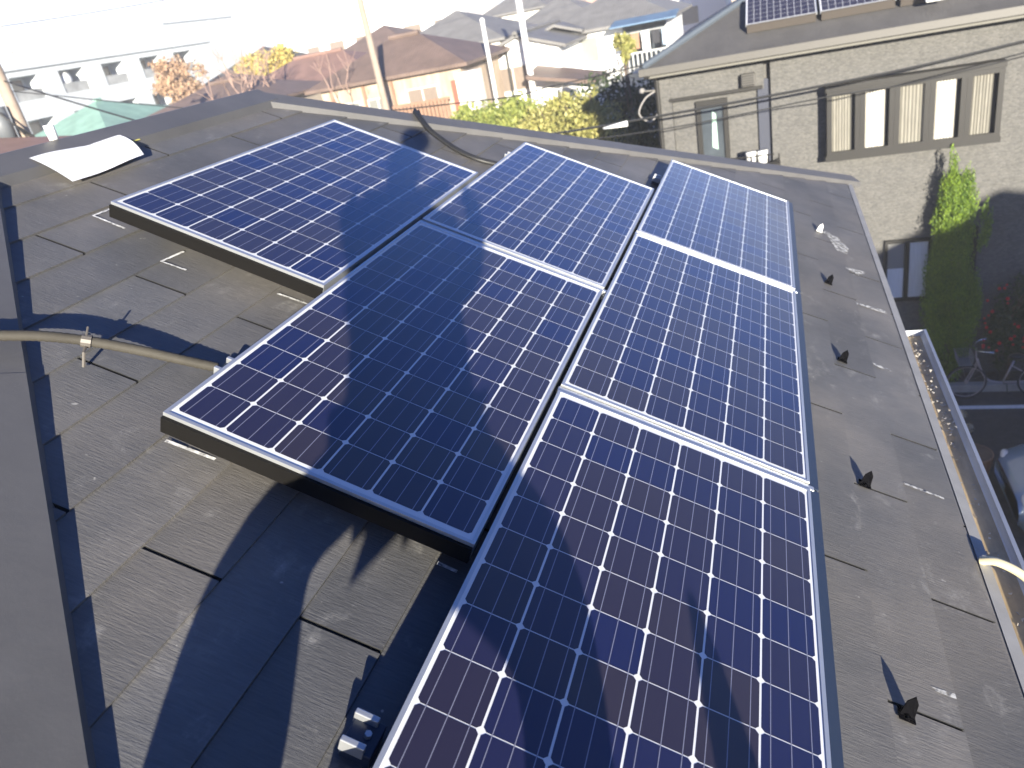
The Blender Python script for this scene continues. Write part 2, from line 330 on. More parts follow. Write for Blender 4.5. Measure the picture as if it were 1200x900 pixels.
# drip edge along the eaves and the gutter
for (a,b) in (((EX,YF),(EX,YB)),((EX,YB),(XL,YB)),((XL,YB),(XL,YF)),((XL,YF),(EX,YF))):
    P=Vector((*a,EZ));Q=Vector((*b,EZ)); dr=(Q-P).normalized(); outw=dr.cross(Vector((0,0,1)))
    m=MB(); pr=[(-.022,.016),(.012,.004),(.016,-.09),(.010,-.09),(.006,-.002),(-.022,.009)]
    m.add([P+outw*x+Vector((0,0,z)) for x,z in pr]+[Q+outw*x+Vector((0,0,z)) for x,z in pr],[(j,j+1,7+j,6+j) for j in range(5)]+[(5,0,6,11),(0,5,4,3,2,1),(6,7,8,9,10,11)])
    hp(m.build('drip_edge',mat('drip_metal',(.26,.255,.245),.5,.1,noise=(8,.12))))
def gutter(y0,y1):
    P=Vector((EX+.016,0,EZ-.02)); pr=[]
    for k in range(11):
        a=math.pi*k/10; pr.append((.044-.044*math.cos(a),-.045*math.sin(a)))
    inner=pr; outer=[(x+(.003 if x>.044 else -.003),z-.003) for x,z in pr]
    ring=inner+[(inner[-1][0]+.012,.002),(inner[-1][0]+.014,-.008)]+list(reversed(outer))
    n=len(ring); m=MB(); m.add([(P.x+x,y0,P.z+z) for x,z in ring]+[(P.x+x,y1,P.z+z) for x,z in ring],[(j,j+1,n+j+1,n+j) for j in range(n-1)]+[(n-1,0,n,2*n-1),tuple(range(n)),tuple(reversed(range(n,2*n)))])
    m.add([(P.x+x,y1-.004,P.z+z) for x,z in inner],[tuple(range(11))])
    g=hp(m.build('gutter',mat('gutter_plastic',(.36,.38,.42),.35,noise=(3,.1)),smooth=False))
    m=MB(); 
    for i in range(900):                      # leaf litter and silt on the gutter bottom
        y=rng.uniform(y0,y1-.02); dens=1 if y>.9 else .3
        if rng.random()>dens: continue
        x=P.x+rng.gauss(.038,.016); z=P.z-.036+abs(rng.gauss(0,.016 if y>.9 else .004)); r=rng.uniform(.003,.009)
        a=rng.uniform(0,6.28); t=rng.uniform(-.6,.6)
        v=[(x+r*math.cos(a),y+r*math.sin(a),z+r*t),(x+r*math.cos(a+2),y+r*math.sin(a+2),z-r*t),(x+r*math.cos(a+4),y+r*math.sin(a+4),z+r*.6)]
        m.add(v,[(0,1,2)])
    o=m.build('leaf_litter',[leafmat('litter',(.30,.26,.20),(.58,.54,.47))],g); o['kind']='stuff'
    m=MB(); m.box(P.x+.005,P.x+.083,y0,y1-.01,P.z-.042,P.z-.032); m.build('silt',mat('silt',(.42,.31,.17),.6,noise=(14,.35,(1,.3,1))),g)
gutter(YF-.02,1.98)
# snow guards: folded dark metal tongues on the slates
def guard(v,u=1.07,label=None,mt=None):
    m=MB(); z=RN+.006
    m.box(u-.02,u+.02,v-.025,v+.012,z,z+.003)
    m.add([(u-.018,v-.012,z+.002),(u+.018,v-.012,z+.002),(u+.014,v+.006,z+.034),(u+.002,v+.012,z+.048),(u-.012,v+.006,z+.030),
           (u-.018,v-.009,z+.002),(u+.018,v-.009,z+.002),(u+.014,v+.009,z+.034),(u+.002,v+.015,z+.048),(u-.012,v+.009,z+.030)],
          [(0,1,2,3,4),(9,8,7,6,5),(0,5,6,1),(1,6,7,2),(2,7,8,3),(3,8,9,4),(4,9,5,0)])
    m.tube([(u,v-.018,z+.003),(u,v-.018,z+.010)],.006,8)
    o=m.build('snow_guard',mt or mat('black_steel',(.018,.02,.024),.35,.5)); o.rotation_euler=(0,TH,0); hp(o); return o
bs=mat('black_steel',(.004,.004,.005),.9,0,.0)
for v in (-.63,.315,1.27,2.24): guard(v,1.07,mt=bs)
o=guard(3.2,1.07,mt=mat('pale_steel',(.62,.62,.60),.4,.3)); o['label']='pale grey snow guard beside a white smear'
# chalk marks and white smears lying on the slates
def strip(name,pts,w,mt,z=.0075):
    m=MB(); pts=[Vector((p[0],p[1],0)) for p in pts]; L=[]; Rr=[]
    for i,p in enumerate(pts):
        d=(pts[min(i+1,len(pts)-1)]-pts[max(i-1,0)]).normalized(); n=Vector((-d.y,d.x,0)); ww=w[i] if isinstance(w,(list,tuple)) else w
        L.append(p+n*ww/2); Rr.append(p-n*ww/2)
    n=len(pts); zz=RN+z
    m.add([(p.x,p.y,zz) for p in L]+[(p.x,p.y,zz) for p in Rr],[(i,i+1,n+i+1,n+i) for i in range(n-1)])
    o=m.build(name,mt,roof); return o
for pl in ([(-1.64,.075),(-1.77,.077),(-1.77,.165)],[(-1.32,-.024),(-1.41,-.032),(-1.405,.078)],[(-1.02,.051),(-.90,.062)],[(-.835,-.766),(-.70,-.758)],[(-.875,-.70),(-.855,-.64)],[(-.087,-.781),(-.036,-.782)]):
    strip('chalk_mark',pl,.010,M['chalk'])
for pl,w in (([(1.222,.415),(1.365,.418)],.012),([(1.142,-.516),(1.215,-.509)],[.010,.016]),([(1.213,2.067),(1.376,2.1)],[.02,.05]),([(1.219,1.35),(1.302,1.349)],[.03,.012]),([(1.2,2.62),(1.26,2.6),(1.32,2.66)],[.02,.09,.02]),
    ([(1.10,3.22),(1.16,3.17),(1.20,3.02),(1.20,2.90)],[.05,.08,.11,.07])):
    strip('paint_smear',pl,w,M['smear'])
# ---------------------------------------------------------------- solar panels
PW,PL=.808,1.580; GP=.036
cells_m=MB(); bus_m=MB(); fing=MB()
cx0=(PW-(6*.125+5*.0045))/2; cy0=(PL-(12*.125+11*.0022))/2
for i in range(6):
    for j in range(12):
        x=cx0+i*.1295; y=cy0+j*.1272; c=.0072; s=.1245
        cells_m.add([(x+c,y,-.0025),(x+s-c,y,-.0025),(x+s,y+c,-.0025),(x+s,y+s-c,-.0025),(x+s-c,y+s,-.0025),(x+c,y+s,-.0025),(x,y+s-c,-.0025),(x,y+c,-.0025)],[tuple(range(8))])
    for t in (.155,.5,.845):
        xb=cx0+i*.1295+.125*t; bus_m.add([(xb-.0009,cy0,-.0021),(xb+.0009,cy0,-.0021),(xb+.0009,PL-cy0,-.0021),(xb-.0009,PL-cy0,-.0021)],[(0,1,2,3)])
def make_panel():
    r=empty('solar_panel')
    m=MB(); m.add([(.009,.009,-.003),(PW-.009,.009,-.003),(PW-.009,PL-.009,-.003),(.009,PL-.009,-.003)],[(0,1,2,3)])
    m.add([(.009,.009,-.012),(PW-.009,.009,-.012),(PW-.009,PL-.009,-.012),(.009,PL-.009,-.012)],[(3,2,1,0)]); m.build('backsheet',M['backsheet'],r)
    cells_m.build('cells',M['cell'],r); bus_m.build('busbars',M['busbar'],r)
    m=MB(); o=[(0,0),(PW,0),(PW,PL),(0,PL)]; i=[(.0095,.0095),(PW-.0095,.0095),(PW-.0095,PL-.0095),(.0095,PL-.0095)]
    v=[(x,y,0) for x,y in o]+[(x,y,0) for x,y in i]+[(x,y,-.046) for x,y in o]+[(x,y,-.046) for x,y in i]
    m.add(v,[f for k in range(4) for f in ((k,(k+1)%4,4+(k+1)%4,4+k),(k,8+k,8+(k+1)%4,(k+1)%4),(4+k,4+(k+1)%4,12+(k+1)%4,12+k),(8+k,12+k,12+(k+1)%4,8+(k+1)%4))])
    m.build('frame',M['alu'],r)
    for u in (.10,PW-.14):
        m=MB(); m.box(u,u+.04,.13,PL-.01,-.112,-.047); m.build('support_rail',M['bronze'],r)
    return r
def dup(root):
    r=root.copy(); col.objects.link(r)
    for ch in root.children:
        c=ch.copy(); col.objects.link(c); c.parent=r
    return r
P1=make_panel()
VB=-.792; VA=.0255
places=[(-1.652,VA,'solar panel alone at the far left, crossed by the shadow of a head'),
 (-.824,VB+PL+GP,'upper solar panel of the middle column, next to the black corrugated cable'),
 (-.824,VB,'lower solar panel of the middle column, half shadowed, where the grey conduit ends'),
 (0,PL+GP,'farthest solar panel of the right-hand column, pale with sky reflection'),
 (0,0,'middle solar panel of the right-hand column, fully sunlit beside the snow guards'),
 (0,-PL-GP,'nearest and largest looking solar panel, cut off by the bottom edge of the photo')]
pan=[]
for i,(u,v,lab) in enumerate(places):
    p=P1 if i==0 else dup(P1)
    p.location=W(u,v,0); p.rotation_euler=(0,TH,0); tag(p,lab,'solar panel','solar panels on the slate roof'); pan.append(p)
for i in (0,2,5):                                   # dark fascia under the low front edges
    m=MB(); m.box(.001,PW-.001,-.010,-.0005,-.054,-.010); m.build('front_cover',M['bronze'],pan[i])
for i in (3,4,5):
    m=MB(); m.box(PW+.0005,PW+.030,-.012,PL+.012,-.060,-.007); m.build('side_cover',M['bluecover'],pan[i])
# silver rails closing the gaps between panels of one column
for (u,v,lab) in ((-.824,VB+PL,'thin metal bar closing the gap between the two middle-column panels'),(0,PL,'thin metal bar in the gap between farthest and middle right-hand panels'),(0,-GP,'thin metal bar in the gap between middle and nearest right-hand panels')):
    m=MB(); m.box(-.004,PW+.014,.0075,GP-.0075,-.045,-.005)
    o=m.build('mounting_bar',M['alu'],bevel=.001); o.location=W(u,v,0); o.rotation_euler=(0,TH,0); tag(o,lab,'mounting bar','bars between the panels')
# clamps on the left edges
def clamp(u,v,lab):
    r=empty('panel_clamp',W(u,v,RN+.007),(0,TH,0)); tag(r,lab,'clamp','clamps at the panel edges')
    m=MB(); m.box(-.025,.035,-.035,.035,0,.035); m.build('clamp_base',M['bluecover'],r,bevel=.002)
    for y in (-.032,.026):
        m=MB(); m.box(-.028,.02,y-.004,y+.008,.020,.052); m.build('clamp_jaw',M['alu'],r,bevel=.002)
    m=MB(); m.tube([(.012,.0,.034),(.012,0,.046)],.007,6); m.build('bolt',M['alu'],r); return r
clamp(-.052,-1.262,'silver clamp left of the nearest panel at the bottom edge of the photo')
clamp(-.862,-.46,'silver clamp on the left edge of the panel where the grey conduit ends')
clamp(-.862,2.29,'silver clamp on the upper middle panel at the end of the black cable')
clamp(-.036,2.92,'silver clamp in the shadow left of the farthest panel')
# grey conduit from the hip to the middle panel
def smooth_path(pts,n=8):
    pts=[Vector(p) for p in pts]; out=[]
    for i in range(len(pts)-1):
        p0=pts[max(i-1,0)];p1=pts[i];p2=pts[i+1];p3=pts[min(i+2,len(pts)-1)]
        for k in range(n):
            t=k/n; out.append(.5*((2*p1)+(-p0+p2)*t+(2*p0-5*p1+4*p2-p3)*t*t+(-p0+3*p1-3*p2+p3)*t**3))
    return out+[pts[-1]]
con=empty('conduit',W(-1.15,-.48,RN)); tag(con,'grey-beige rigid conduit running from the roof hip to the middle panel','conduit')
cpts=[W(-1.62,-.96,-.07),W(-1.50,-.83,-.055),W(-1.359,-.719,-.050),W(-1.286,-.66,-.050),W(-1.209,-.601,-.060),W(-1.096,-.544,-.070),W(-.999,-.494,-.085),W(-.905,-.452,-.095)]
cp=smooth_path(cpts,12)
m=MB(); m.tube(cp,[.0150 if k%2 else .0138 for k in range(len(cp))],12)
o=m.build('conduit_pipe',mat('conduit_vinyl',(.045,.041,.034),.7,spec=.2,noise=(10,.15)),None,True); o.parent=con; o.matrix_parent_inverse=Matrix.Translation(-con.location)
m=MB(); c=W(-1.205,-.60,-.060); ax=(W(-1.096,-.544,-.070)-W(-1.286,-.66,-.050)).normalized()
m.tube([c-ax*.012,c+ax*.012],.0185,12)
sd_=W(-.045,.075,0).normalized()
m.tube([c+sd_*.035+W(0,0,-.0),c-sd_*.04+W(0,0,-.012),c-sd_*.05+W(0,0,-.05)],.0045,6); m.tube([c+W(0,0,.016),c+W(-.012,.02,.030)],.003,6)
o=m.build('conduit_clip',mat('clip_metal',(.10,.09,.08),.5,.2)); o.parent=con; o.matrix_parent_inverse=Matrix.Translation(-con.location)
# black corrugated cable over the far hip
cab=empty('corrugated_cable',W(-1.1,2.2,RN)); tag(cab,'black corrugated twin cable crossing the far hip behind the upper middle panel','cable')
for off in (0,.022):
    ox=off; pth=smooth_path([W(-1.66+ox,2.76,-.34),W(-1.62+ox,2.66,-.20),W(-1.575+ox,2.53,-.088),W(-1.515+ox,2.405,-.066),W(-1.388+ox,2.263,-.078),W(-1.275+ox*.8,2.197+ox*.4,-.092),W(-1.139+ox*.5,2.131+ox*.8,-.100),W(-.997,2.104+ox,-.100),W(-.87,2.15+ox,-.100)],24)
    m=MB(); m.tube(pth,[.0125 if i%2 else .0100 for i in range(len(pth))],9)
    o=m.build('cable_sleeve',M['rubber'],None,True); o.parent=cab; o.matrix_parent_inverse=Matrix.Translation(-cab.location)
# white sheet with a yellow band draped over the ridge, a white cup behind it
sh=empty('white_sheet',W(-2.08,.45,-.08),(0,TH,0)); tag(sh,'bright white plastic sheet with a yellow band draped over the roof ridge','plastic sheet')
m=MB(); nu,nv=10,16; vs_=[]
for i in range(nu+1):
    for j in range(nv+1):
        a=i/nu; b=j/nv
        u=(-2.225+.02*b)*(1-a)+(-1.968-.022*b)*a; v=(.235+.455*b)*(1-a)+(.205+.41*b)*a+.02*math.sin(math.pi*a)*b
        n=-.082+.006*math.sin(math.pi*a)-.010*a*a+.003*math.sin(7*b+2*a)+(.006*b*b*a)
        if a<.12: n-=.006
        vs_.append((u+2.08+0,v-.45,n+.08))
m.add(vs_,[(i*(nv+1)+j,(i+1)*(nv+1)+j,(i+1)*(nv+1)+j+1,i*(nv+1)+j+1) for i in range(nu) for j in range(nv)])
m.build('sheet',mat('white_sheet',(.85,.85,.84),.6),sh,True)
m=MB(); P_=[(-2.15,.165,-.084),(-2.15,.235,-.086),(-2.145,.35,-.088),(-2.14,.55,-.088),(-2.125,.68,-.088),(-2.12,.745,-.088)]
m.add([(p[0]-.010+2.08,p[1]-.45,p[2]+.08) for p in P_]+[(p[0]+.012+2.08,p[1]-.45,p[2]+.08) for p in P_],[(k,k+1,7+k,6+k) for k in range(5)]); m.build('band',mat('yellow_band',(.62,.56,.12),.6),sh)
m=MB(); c=W(-2.262,.44,-.08); m.tube([c,c+Vector((0,0,.05)),c+Vector((0,0,.058))],[.018,.020,.020],14)
tag(m.build('white_cup',M['white'],None,True),'small white cup standing behind the white sheet on the ridge','cup')
# curved cream hose at the gutter
m=MB(); m.tube(smooth_path([W(1.425,.125,-.112),W(1.452,.10,-.078),W(1.51,.055,-.062),W(1.56,-.005,-.075),W(1.575,-.05,-.115),W(1.545,-.055,-.15)]),.0135,12)
tag(m.build('cream_hose',mat('cream_rubber',(.66,.58,.36),.45),None,True),'curved cream hose end hooked over the eaves gutter','hose')
# ======== PART2
# ---------------------------------------------------------------- buildings around
def hip_roof(x0,x1,y0,y1,ze,slope,ridge='x',gable=False,th=.12):
    """returns MB of a hip or gable roof slab; z absolute"""
    m=MB(); cx=(x0+x1)/2; cy=(y0+y1)/2
    if ridge=='x':
        run=(y1-y0)/2; zr=ze+run*slope; a=min(run,(x1-x0)/2) if not gable else 0
        A=(x0+a,cy,zr);B=(x1-a,cy,zr)
        f=[[(x0,y0,ze),(x1,y0,ze),B,A],[(x1,y1,ze),(x0,y1,ze),A,B]]; e=[[(x1,y0,ze),(x1,y1,ze),B],[(x0,y1,ze),(x0,y0,ze),A]]
    else:
        run=(x1-x0)/2; zr=ze+run*slope; a=min(run,(y1-y0)/2) if not gable else 0
        A=(cx,y0+a,zr);B=(cx,y1-a,zr)
        f=[[(x0,y1,ze),(x0,y0,ze),A,B],[(x1,y0,ze),(x1,y1,ze),B,A]]; e=[[(x0,y0,ze),(x1,y0,ze),A],[(x1,y1,ze),(x0,y1,ze),B]]
    if gable: fs=f
    else: fs=f+e
    for p in fs: m.prism([(x,y,z-th) for x,y,z in p],(0,0,th))
    return m,zr
def building(name,label,x0,x1,y0,y1,eave,slope,wall,roofm,ridge='x',gable=False,oh=.5,windows=(),cat='house',group=None):
    r=empty(name,((x0+x1)/2,(y0+y1)/2,G)); inv=Matrix.Translation(-Vector(r.location)); tag(r,label,cat,group)
    def ad(o,p=None):
        o.parent=p or r
        if not p: o.matrix_parent_inverse=inv
        return o
    ze=G+eave
    m=MB(); m.box(x0,x1,y0,y1,G,ze+.02)
    if gable:
        if ridge=='y': m.prism([(x0,y0,ze),(x1,y0,ze),((x0+x1)/2,y0,ze+(x1-x0)/2*slope)],(0,y1-y0,0))
        else: m.prism([(x0,y0,ze),(x0,y1,ze),(x0,(y0+y1)/2,ze+(y1-y0)/2*slope)],(x1-x0,0,0))
    ad(m.build('wall',wall))
    m,zr=hip_roof(x0-oh,x1+oh,y0-oh,y1+oh,ze-oh*slope+.14,slope,ridge,gable); ro=ad(m.build('roof',roofm))
    m=MB()
    if ridge=='x': 
        a=0 if gable else min((y1-y0)/2+oh,(x1-x0)/2+oh); m.tube([(x0-oh+a,(y0+y1)/2,zr+.03),(x1+oh-a,(y0+y1)/2,zr+.03)],.10,8)
    else:
        a=0 if gable else min((x1-x0)/2+oh,(y1-y0)/2+oh); m.tube([((x0+x1)/2,y0-oh+a,zr+.03),((x0+x1)/2,y1+oh-a,zr+.03)],.10,8)
    o=m.build('ridge',roofm,ro)
    o.matrix_parent_inverse=Matrix.Identity(4)
    for w in windows: add_window(ad,w)
    return r,ad
def add_window(ad,w):
    face,c,a0,a1,z0,z1=w[:6]; kind=w[6] if len(w)>6 else 'paleglass'; n=w[7] if len(w)>7 else 2; fr=w[8] if len(w)>8 else 'palealu'
    z0+=G;z1+=G; t=.05
    def bx(m,p0,p1,q0,q1,d0,d1):
        if face=='S': m.box(p0,p1,c-d1,c-d0,q0,q1)
        elif face=='E': m.box(c+d0,c+d1,p0,p1,q0,q1)
        elif face=='W': m.box(c-d1,c-d0,p0,p1,q0,q1)
    m=MB(); bx(m,a0,a1,z0,z0+t,.002,.07); bx(m,a0,a1,z1-t,z1,.002,.07)
    for k in range(n+1):
        x=a0+(a1-a0-t)*k/n; bx(m,x,x+t,z0+t,z1-t,.003,.065)
    f=ad(m.build('window',M[fr])); m=MB(); bx(m,a0+.01,a1-.01,z0+.01,z1-.01,.004,.02)
    m.build('pane',M[kind],f); return f
# neighbour house with stone siding -------------------------------------------------
NY=12.33
nb=empty('stone_faced_house',(5.5,16,G)); tag(nb,'large grey stone-faced house across the street with a five-part bay window','house')
inv_nb=Matrix.Translation(-Vector(nb.location))
def an(o,p=None):
    o.parent=p or nb
    if not p:o.matrix_parent_inverse=inv_nb
    return o
# front wall with a shallow recess at its left part and a slot
x0n,x1n=-1.34,12.5
m=MB()
m.box(x0n,x1n,NY+.16,20.2,G,G+6.22)                       # body
m.box(x0n,x0n+.28,NY,NY+.158,G,G+6.22)                     # left pier
m.box(x0n+.283,.49,NY,NY+.158,G+5.64,G+6.22)               # band above the recess
m.box(x0n+.283,.38,NY,NY+.158,G,G+3.6)                     # wall below
m.box(.60,x1n,NY,NY+.158,G,G+6.22)                         # main wing
an(m.build('wall',M['siding']))
m=MB(); m.box(x0n+.25,.47,NY-.03,NY+.15,G+5.645,G+5.70); an(m.build('ledge',M['frame']))
m=MB(); m.box(.385,.595,NY+.10,NY+.157,G+4.2,G+5.78); an(m.build('slot_shade',mat('dark_slot_shade',(.02,.025,.045),.5)))  # dark sheet: the shade inside the slot opening put into its colour
m,zr=hip_roof(x0n-.1,x1n+.5,11.8,20.7,-.20,.42,'x',False); rf=an(m.build('roof',M['roofdark']))
m=MB(); 
m.tube([(x0n-.1,11.8,-.17),(x0n-.1+4.4,11.8+4.4,-.17+4.4*.42)],.055,8); o=m.build('hip_ridge',mat('hip_ridge_metal',(.07,.085,.105),.5),rf)
m=MB(); m.box(x0n-.14,x1n+.5,11.68,11.79,-.30,-.19); m.box(x0n-.14,x1n+.5,11.695,11.775,-.19,-.185); an(m.build('eaves_gutter',mat('brown_gutter',(.075,.070,.062),.5),None))
m=MB(); m.box(x0n-.08,x1n+.4,11.8,NY-.003,-.36,-.31); an(m.build('soffit',mat('soffit',(.12,.115,.10),.7)))
m=MB(); m.tube([(x0n+.06,NY-.05,G),(x0n+.06,NY-.05,-.4)],.04,8); m.tube([(x0n+.06,NY-.05,-.42),(x0n-.03,11.76,-.32)],.04,8); an(m.build('downpipe',M['frame']))
# bay window of five sashes
bx0,bx1=1.46,3.98; z0,z1=-2.13,-.965; BD=.30
m=MB(); m.box(bx0-.02,bx1+.02,NY-BD,NY-.001,z1-.07,z1+.02); m.box(bx0-.02,bx1+.02,NY-BD,NY-.001,z0-.03,z0+.06); 
m.box(bx0,bx0+.07,NY-BD+.003,NY-.001,z0+.06,z1-.07); m.box(bx1-.07,bx1,NY-BD+.003,NY-.001,z0+.06,z1-.07)
bay=an(m.build('bay_window',M['frame']))
bw=(bx1-bx0)/5
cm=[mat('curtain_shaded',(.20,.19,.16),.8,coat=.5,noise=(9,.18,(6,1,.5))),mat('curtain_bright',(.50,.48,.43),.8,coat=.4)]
for k in range(5):
    a=bx0+bw*k; b=a+bw; m=MB(); y=NY-BD+.01; t=.078
    m.box(a,b,y-.03,y+.02,z0+.06,z0+.13); m.box(a,b,y-.03,y+.02,z1-.14,z1-.07); m.box(a+.001,a+t,y-.028,y+.018,z0+.13,z1-.14); m.box(b-t,b-.001,y-.028,y+.018,z0+.13,z1-.14)
    m.build('sash',M['frame'],bay)
    m=MB(); n=30; lo=a+t+ (.0 if k in(0,1,3) else .0); hi=b-t-(.06 if k in (0,1,3,4) else .0)
    pts=[(lo+(hi-lo)*i/n,y+.035+.012*math.sin(i*1.4)) for i in range(n+1)]
    m.add([(x,yy,z0+.12) for x,yy in pts]+[(x,yy,z1-.12) for x,yy in pts],[(i,i+1,n+2+i,n+1+i) for i in range(n)])
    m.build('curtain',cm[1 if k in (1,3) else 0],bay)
    m=MB(); m.box(a+.01,b-.01,y+.085,y+.09,z0+.08,z1-.08); m.build('dark_interior',M['rubber'],bay)
# small upper window, vent hood, rail with two white buckets
m=MB(); t=.05; xa,xb,za,zb=-.66,-.12,-2.25,-.93; y=NY+.158
for (p,q,r_,s_) in ((xa,xb,za,za+t),(xa,xb,zb-.09,zb),(xa,xa+t+.03,za+t,zb-.09),(xb-t-.03,xb,za+t,zb-.09)): m.box(p,q,y-.07,y,r_,s_)
w=an(m.build('window',M['frame'])); m=MB(); m.box(xa+.08,xb-.08,y-.02,y-.002,za+.05,zb-.09); m.build('pane',M['glass'],w)
m=MB(); m.add([(xa+.24,y-.025,za+.5),(xa+.34,y-.03,za+.45),(xa+.33,y-.03,zb-.25),(xa+.27,y-.025,zb-.2)],[(0,1,2,3)]); m.build('curtain',mat('green_curtain',(.35,.5,.42),.8),w)
m=MB(); m.prism([(.13,NY-.16,-.78),(.36,NY-.16,-.78),(.36,NY-.16,-.57),(.13,NY-.16,-.57)],(0,.158,0)); v=an(m.build('vent_hood',mat('vent_metal',(.07,.066,.06),.5),bevel=.02))
for i in range(5):
    m=MB(); m.box(.15,.34,NY-.172,NY-.161,-.755+.036*i,-.738+.036*i); m.build('louvre',M['frame'],v)
m=MB(); m.tube([(-.20,NY-.35,-2.05),(.72,NY-.35,-2.05)],.016,6); m.tube([(-.20,NY-.35,-1.9),(.62,NY-.35,-1.9)],.012,6)
for x in (-.2,.25,.70): m.tube([(x,NY-.36,-2.05),(x,NY+.0,-2.05)],.012,6); m.tube([(x,NY-.35,-2.04),(x,NY-.35,-1.9)],.012,6)
m.box(-.1,.72,NY-.36,NY-.1,-2.10,-2.067); an(m.build('balcony_rail',M['frame']))
for x,lab in ((.24,'left one of two white buckets on the rail shelf of the stone-faced house'),(.43,'right one of two white buckets on the rail shelf of the stone-faced house')):
    m=MB(); m.tube([(x,NY-.24,-2.065),(x,NY-.24,-1.86),(x,NY-.24,-1.84)],[.075,.088,.092],14); tag(m.build('bucket',M['white'],None,True),lab,'bucket','white buckets on the rail')
# lower window (in the shade)
m=MB(); xa,xb,za,zb=2.42,3.16,G+1.62,G+2.78
for (p,q,r_,s_) in ((xa,xb,za,za+.06),(xa,xb,zb-.06,zb),(xa,xa+.05,za+.06,zb-.06),(xb-.05,xb,za+.06,zb-.06),((xa+xb)/2-.05,(xa+xb)/2+.03,za+.06,zb-.06)): m.box(p,q,NY-.06,NY-.001,r_,s_)
w=an(m.build('window',M['frame'])); 
m=MB(); m.box(xa+.05,(xa+xb)/2-.05,NY-.012,NY-.004,za+.06,za+.62); m.box((xa+xb)/2+.03,xb-.05,NY-.012,NY-.004,za+.06,zb-.06); m.build('curtain',mat('blue_white_curtain',(.62,.64,.66),.8,noise=(9,.12,(5,1,.4))),w)
m=MB(); m.box(xa+.05,(xa+xb)/2-.05,NY-.008,NY-.003,za+.62,zb-.06); m.build('pane',mat('grey_pane',(.2,.2,.2),.3),w)
m=MB(); m.box(xb+.55,xb+.7,NY-.05,NY-.001,G+1.2,G+2.9); an(m.build('dark_pipe_cover',M['frame']))
m=MB(); m.tube(smooth_path([(-1.3,NY-.02,-.62),(-1.5,NY-.1,-.72),(-1.62,NY-.15,-.95),(-1.45,NY-.1,-1.12),(-1.3,NY-.02,-1.0)]),.016,8); m.ball((-1.5,NY-.35,-.55),.05); m.tube([(-1.3,NY-.01,-.62),(-1.5,NY-.35,-.56)],.015,6)
an(m.build('cable_bracket',mat('bracket_grey',(.20,.19,.18),.5)))
# rooftop panels on the neighbour
def rp(x,y): return (x,y,-.20+(y-11.8)*.42+.16)
ang=math.atan(.42)
bc=MB(); bl=MB(); NW_,NH_=1.10,.92
for i in range(10):
    for j in range(6):
        a=.03+i*.105; b=.03+j*.145; bc.box(a,a+.099,b,b+.139,.0015,.0025)
bl.box(.01,NW_-.01,.01,NH_-.01,-.02,.001)
fr=MB()
for q in ((0,NW_,0,.012),(0,NW_,NH_-.012,NH_),(0,.012,.012,NH_-.012),(NW_-.012,NW_,.012,NH_-.012)): fr.box(q[0],q[1],q[2],q[3],-.035,.006)
base=None
labs=['leftmost rooftop solar panel on the grey stone-faced house','second rooftop solar panel from the left on the grey stone-faced house','third rooftop solar panel from the left on the grey stone-faced house','fourth rooftop solar panel from the left on the grey stone-faced house']
pc=mat('rooftop_cell',(.022,.020,.034),.4,coat=.3)
for i in range(4):
    if base is None:
        base=empty('rooftop_panel'); bl.build('backsheet',M['backsheet'],base); bc.build('cells',pc,base); fr.build('frame',M['alu'],base); o=base
        m=MB(); m.box(.02,NW_-.02,-.03,-.004,-.13,-.0); m.build('front_cover',mat('brown_cover',(.06,.05,.042),.6),base)
    else: o=dup(base)
    o.location=rp(.24+i*1.14,12.30); o.rotation_euler=(ang,0,0); tag(o,labs[i],'solar panel','panels on the neighbouring roof')
m=MB(); m.box(-.16,.16,-.05,.05,0,.12); o=m.build('roof_light_box',M['white'],bevel=.02); o.location=rp(3.0,12.05); o.rotation_euler=(ang,0,0); tag(o,'small white box on the roof below the rooftop panels','box')
# house out of frame to the right whose roof shades the street
building('street_side_house','brown-roofed house on the near side of the street, right of the slate roof',6.7,15.0,-8.0,-.6,4.52,.5,M['beige'],M['roofgrey'],ridge='y',gable=False,oh=.55,windows=[('W',6.7,-5,-3.4,.9,2.1),('W',6.7,-7.2,-6,.9,2.1)])
# houses behind -----------------------------------------------------------------------
h1,ad=building('wooden_balcony_house','brown-roofed house with cream walls, wooden balcony and red shutter',-16.0,-10.1,26.0,30.6,6.35,.44,mat('tan_wall',(.40,.31,.23),.8,noise=(1.2,.35,(3,3,.5))),M['roofbrown'],oh=.45,
   windows=[('S',26,-15.4,-14.4,3.9,5.6,'paleglass'),('S',26,-14.1,-13.2,3.9,5.6,'paleglass'),('S',26,-12.4,-11.1,4.3,5.7,'brownglass')])
m=MB()
for i in range(15): m.box(-12.8+i*.155,-12.68+i*.155,25.25,25.29,G+4.35,G+5.2)
m.box(-12.85,-10.45,25.24,25.3,G+5.2,G+5.28); m.box(-12.85,-10.45,25.24,25.99,G+4.2,G+4.34)
ad(m.build('balcony',M['wood']))
m=MB(); m.box(-10.55,-10.15,25.93,25.98,G+4.7,G+5.75); ad(m.build('shutter',M['redwood']))
m=MB(); m.box(-10.1,-9.3,25.3,26.0,G,G+6.0); ad(m.build('annex_wall',M['cream']))
for x in (-13.0,-14.2,-15.6):
    m=MB(); m.box(x,x+.12,25.9,25.99,G,G+6.2); ad(m.build('timber_post',M['wood']))
m=MB(); m.prism([(-12.9,24.6,G+3.9),(-10.0,24.6,G+3.9),(-10.0,25.95,G+4.25),(-12.9,25.95,G+4.25)],(0,0,.12)); ad(m.build('lower_roof',M['roofbrown']))
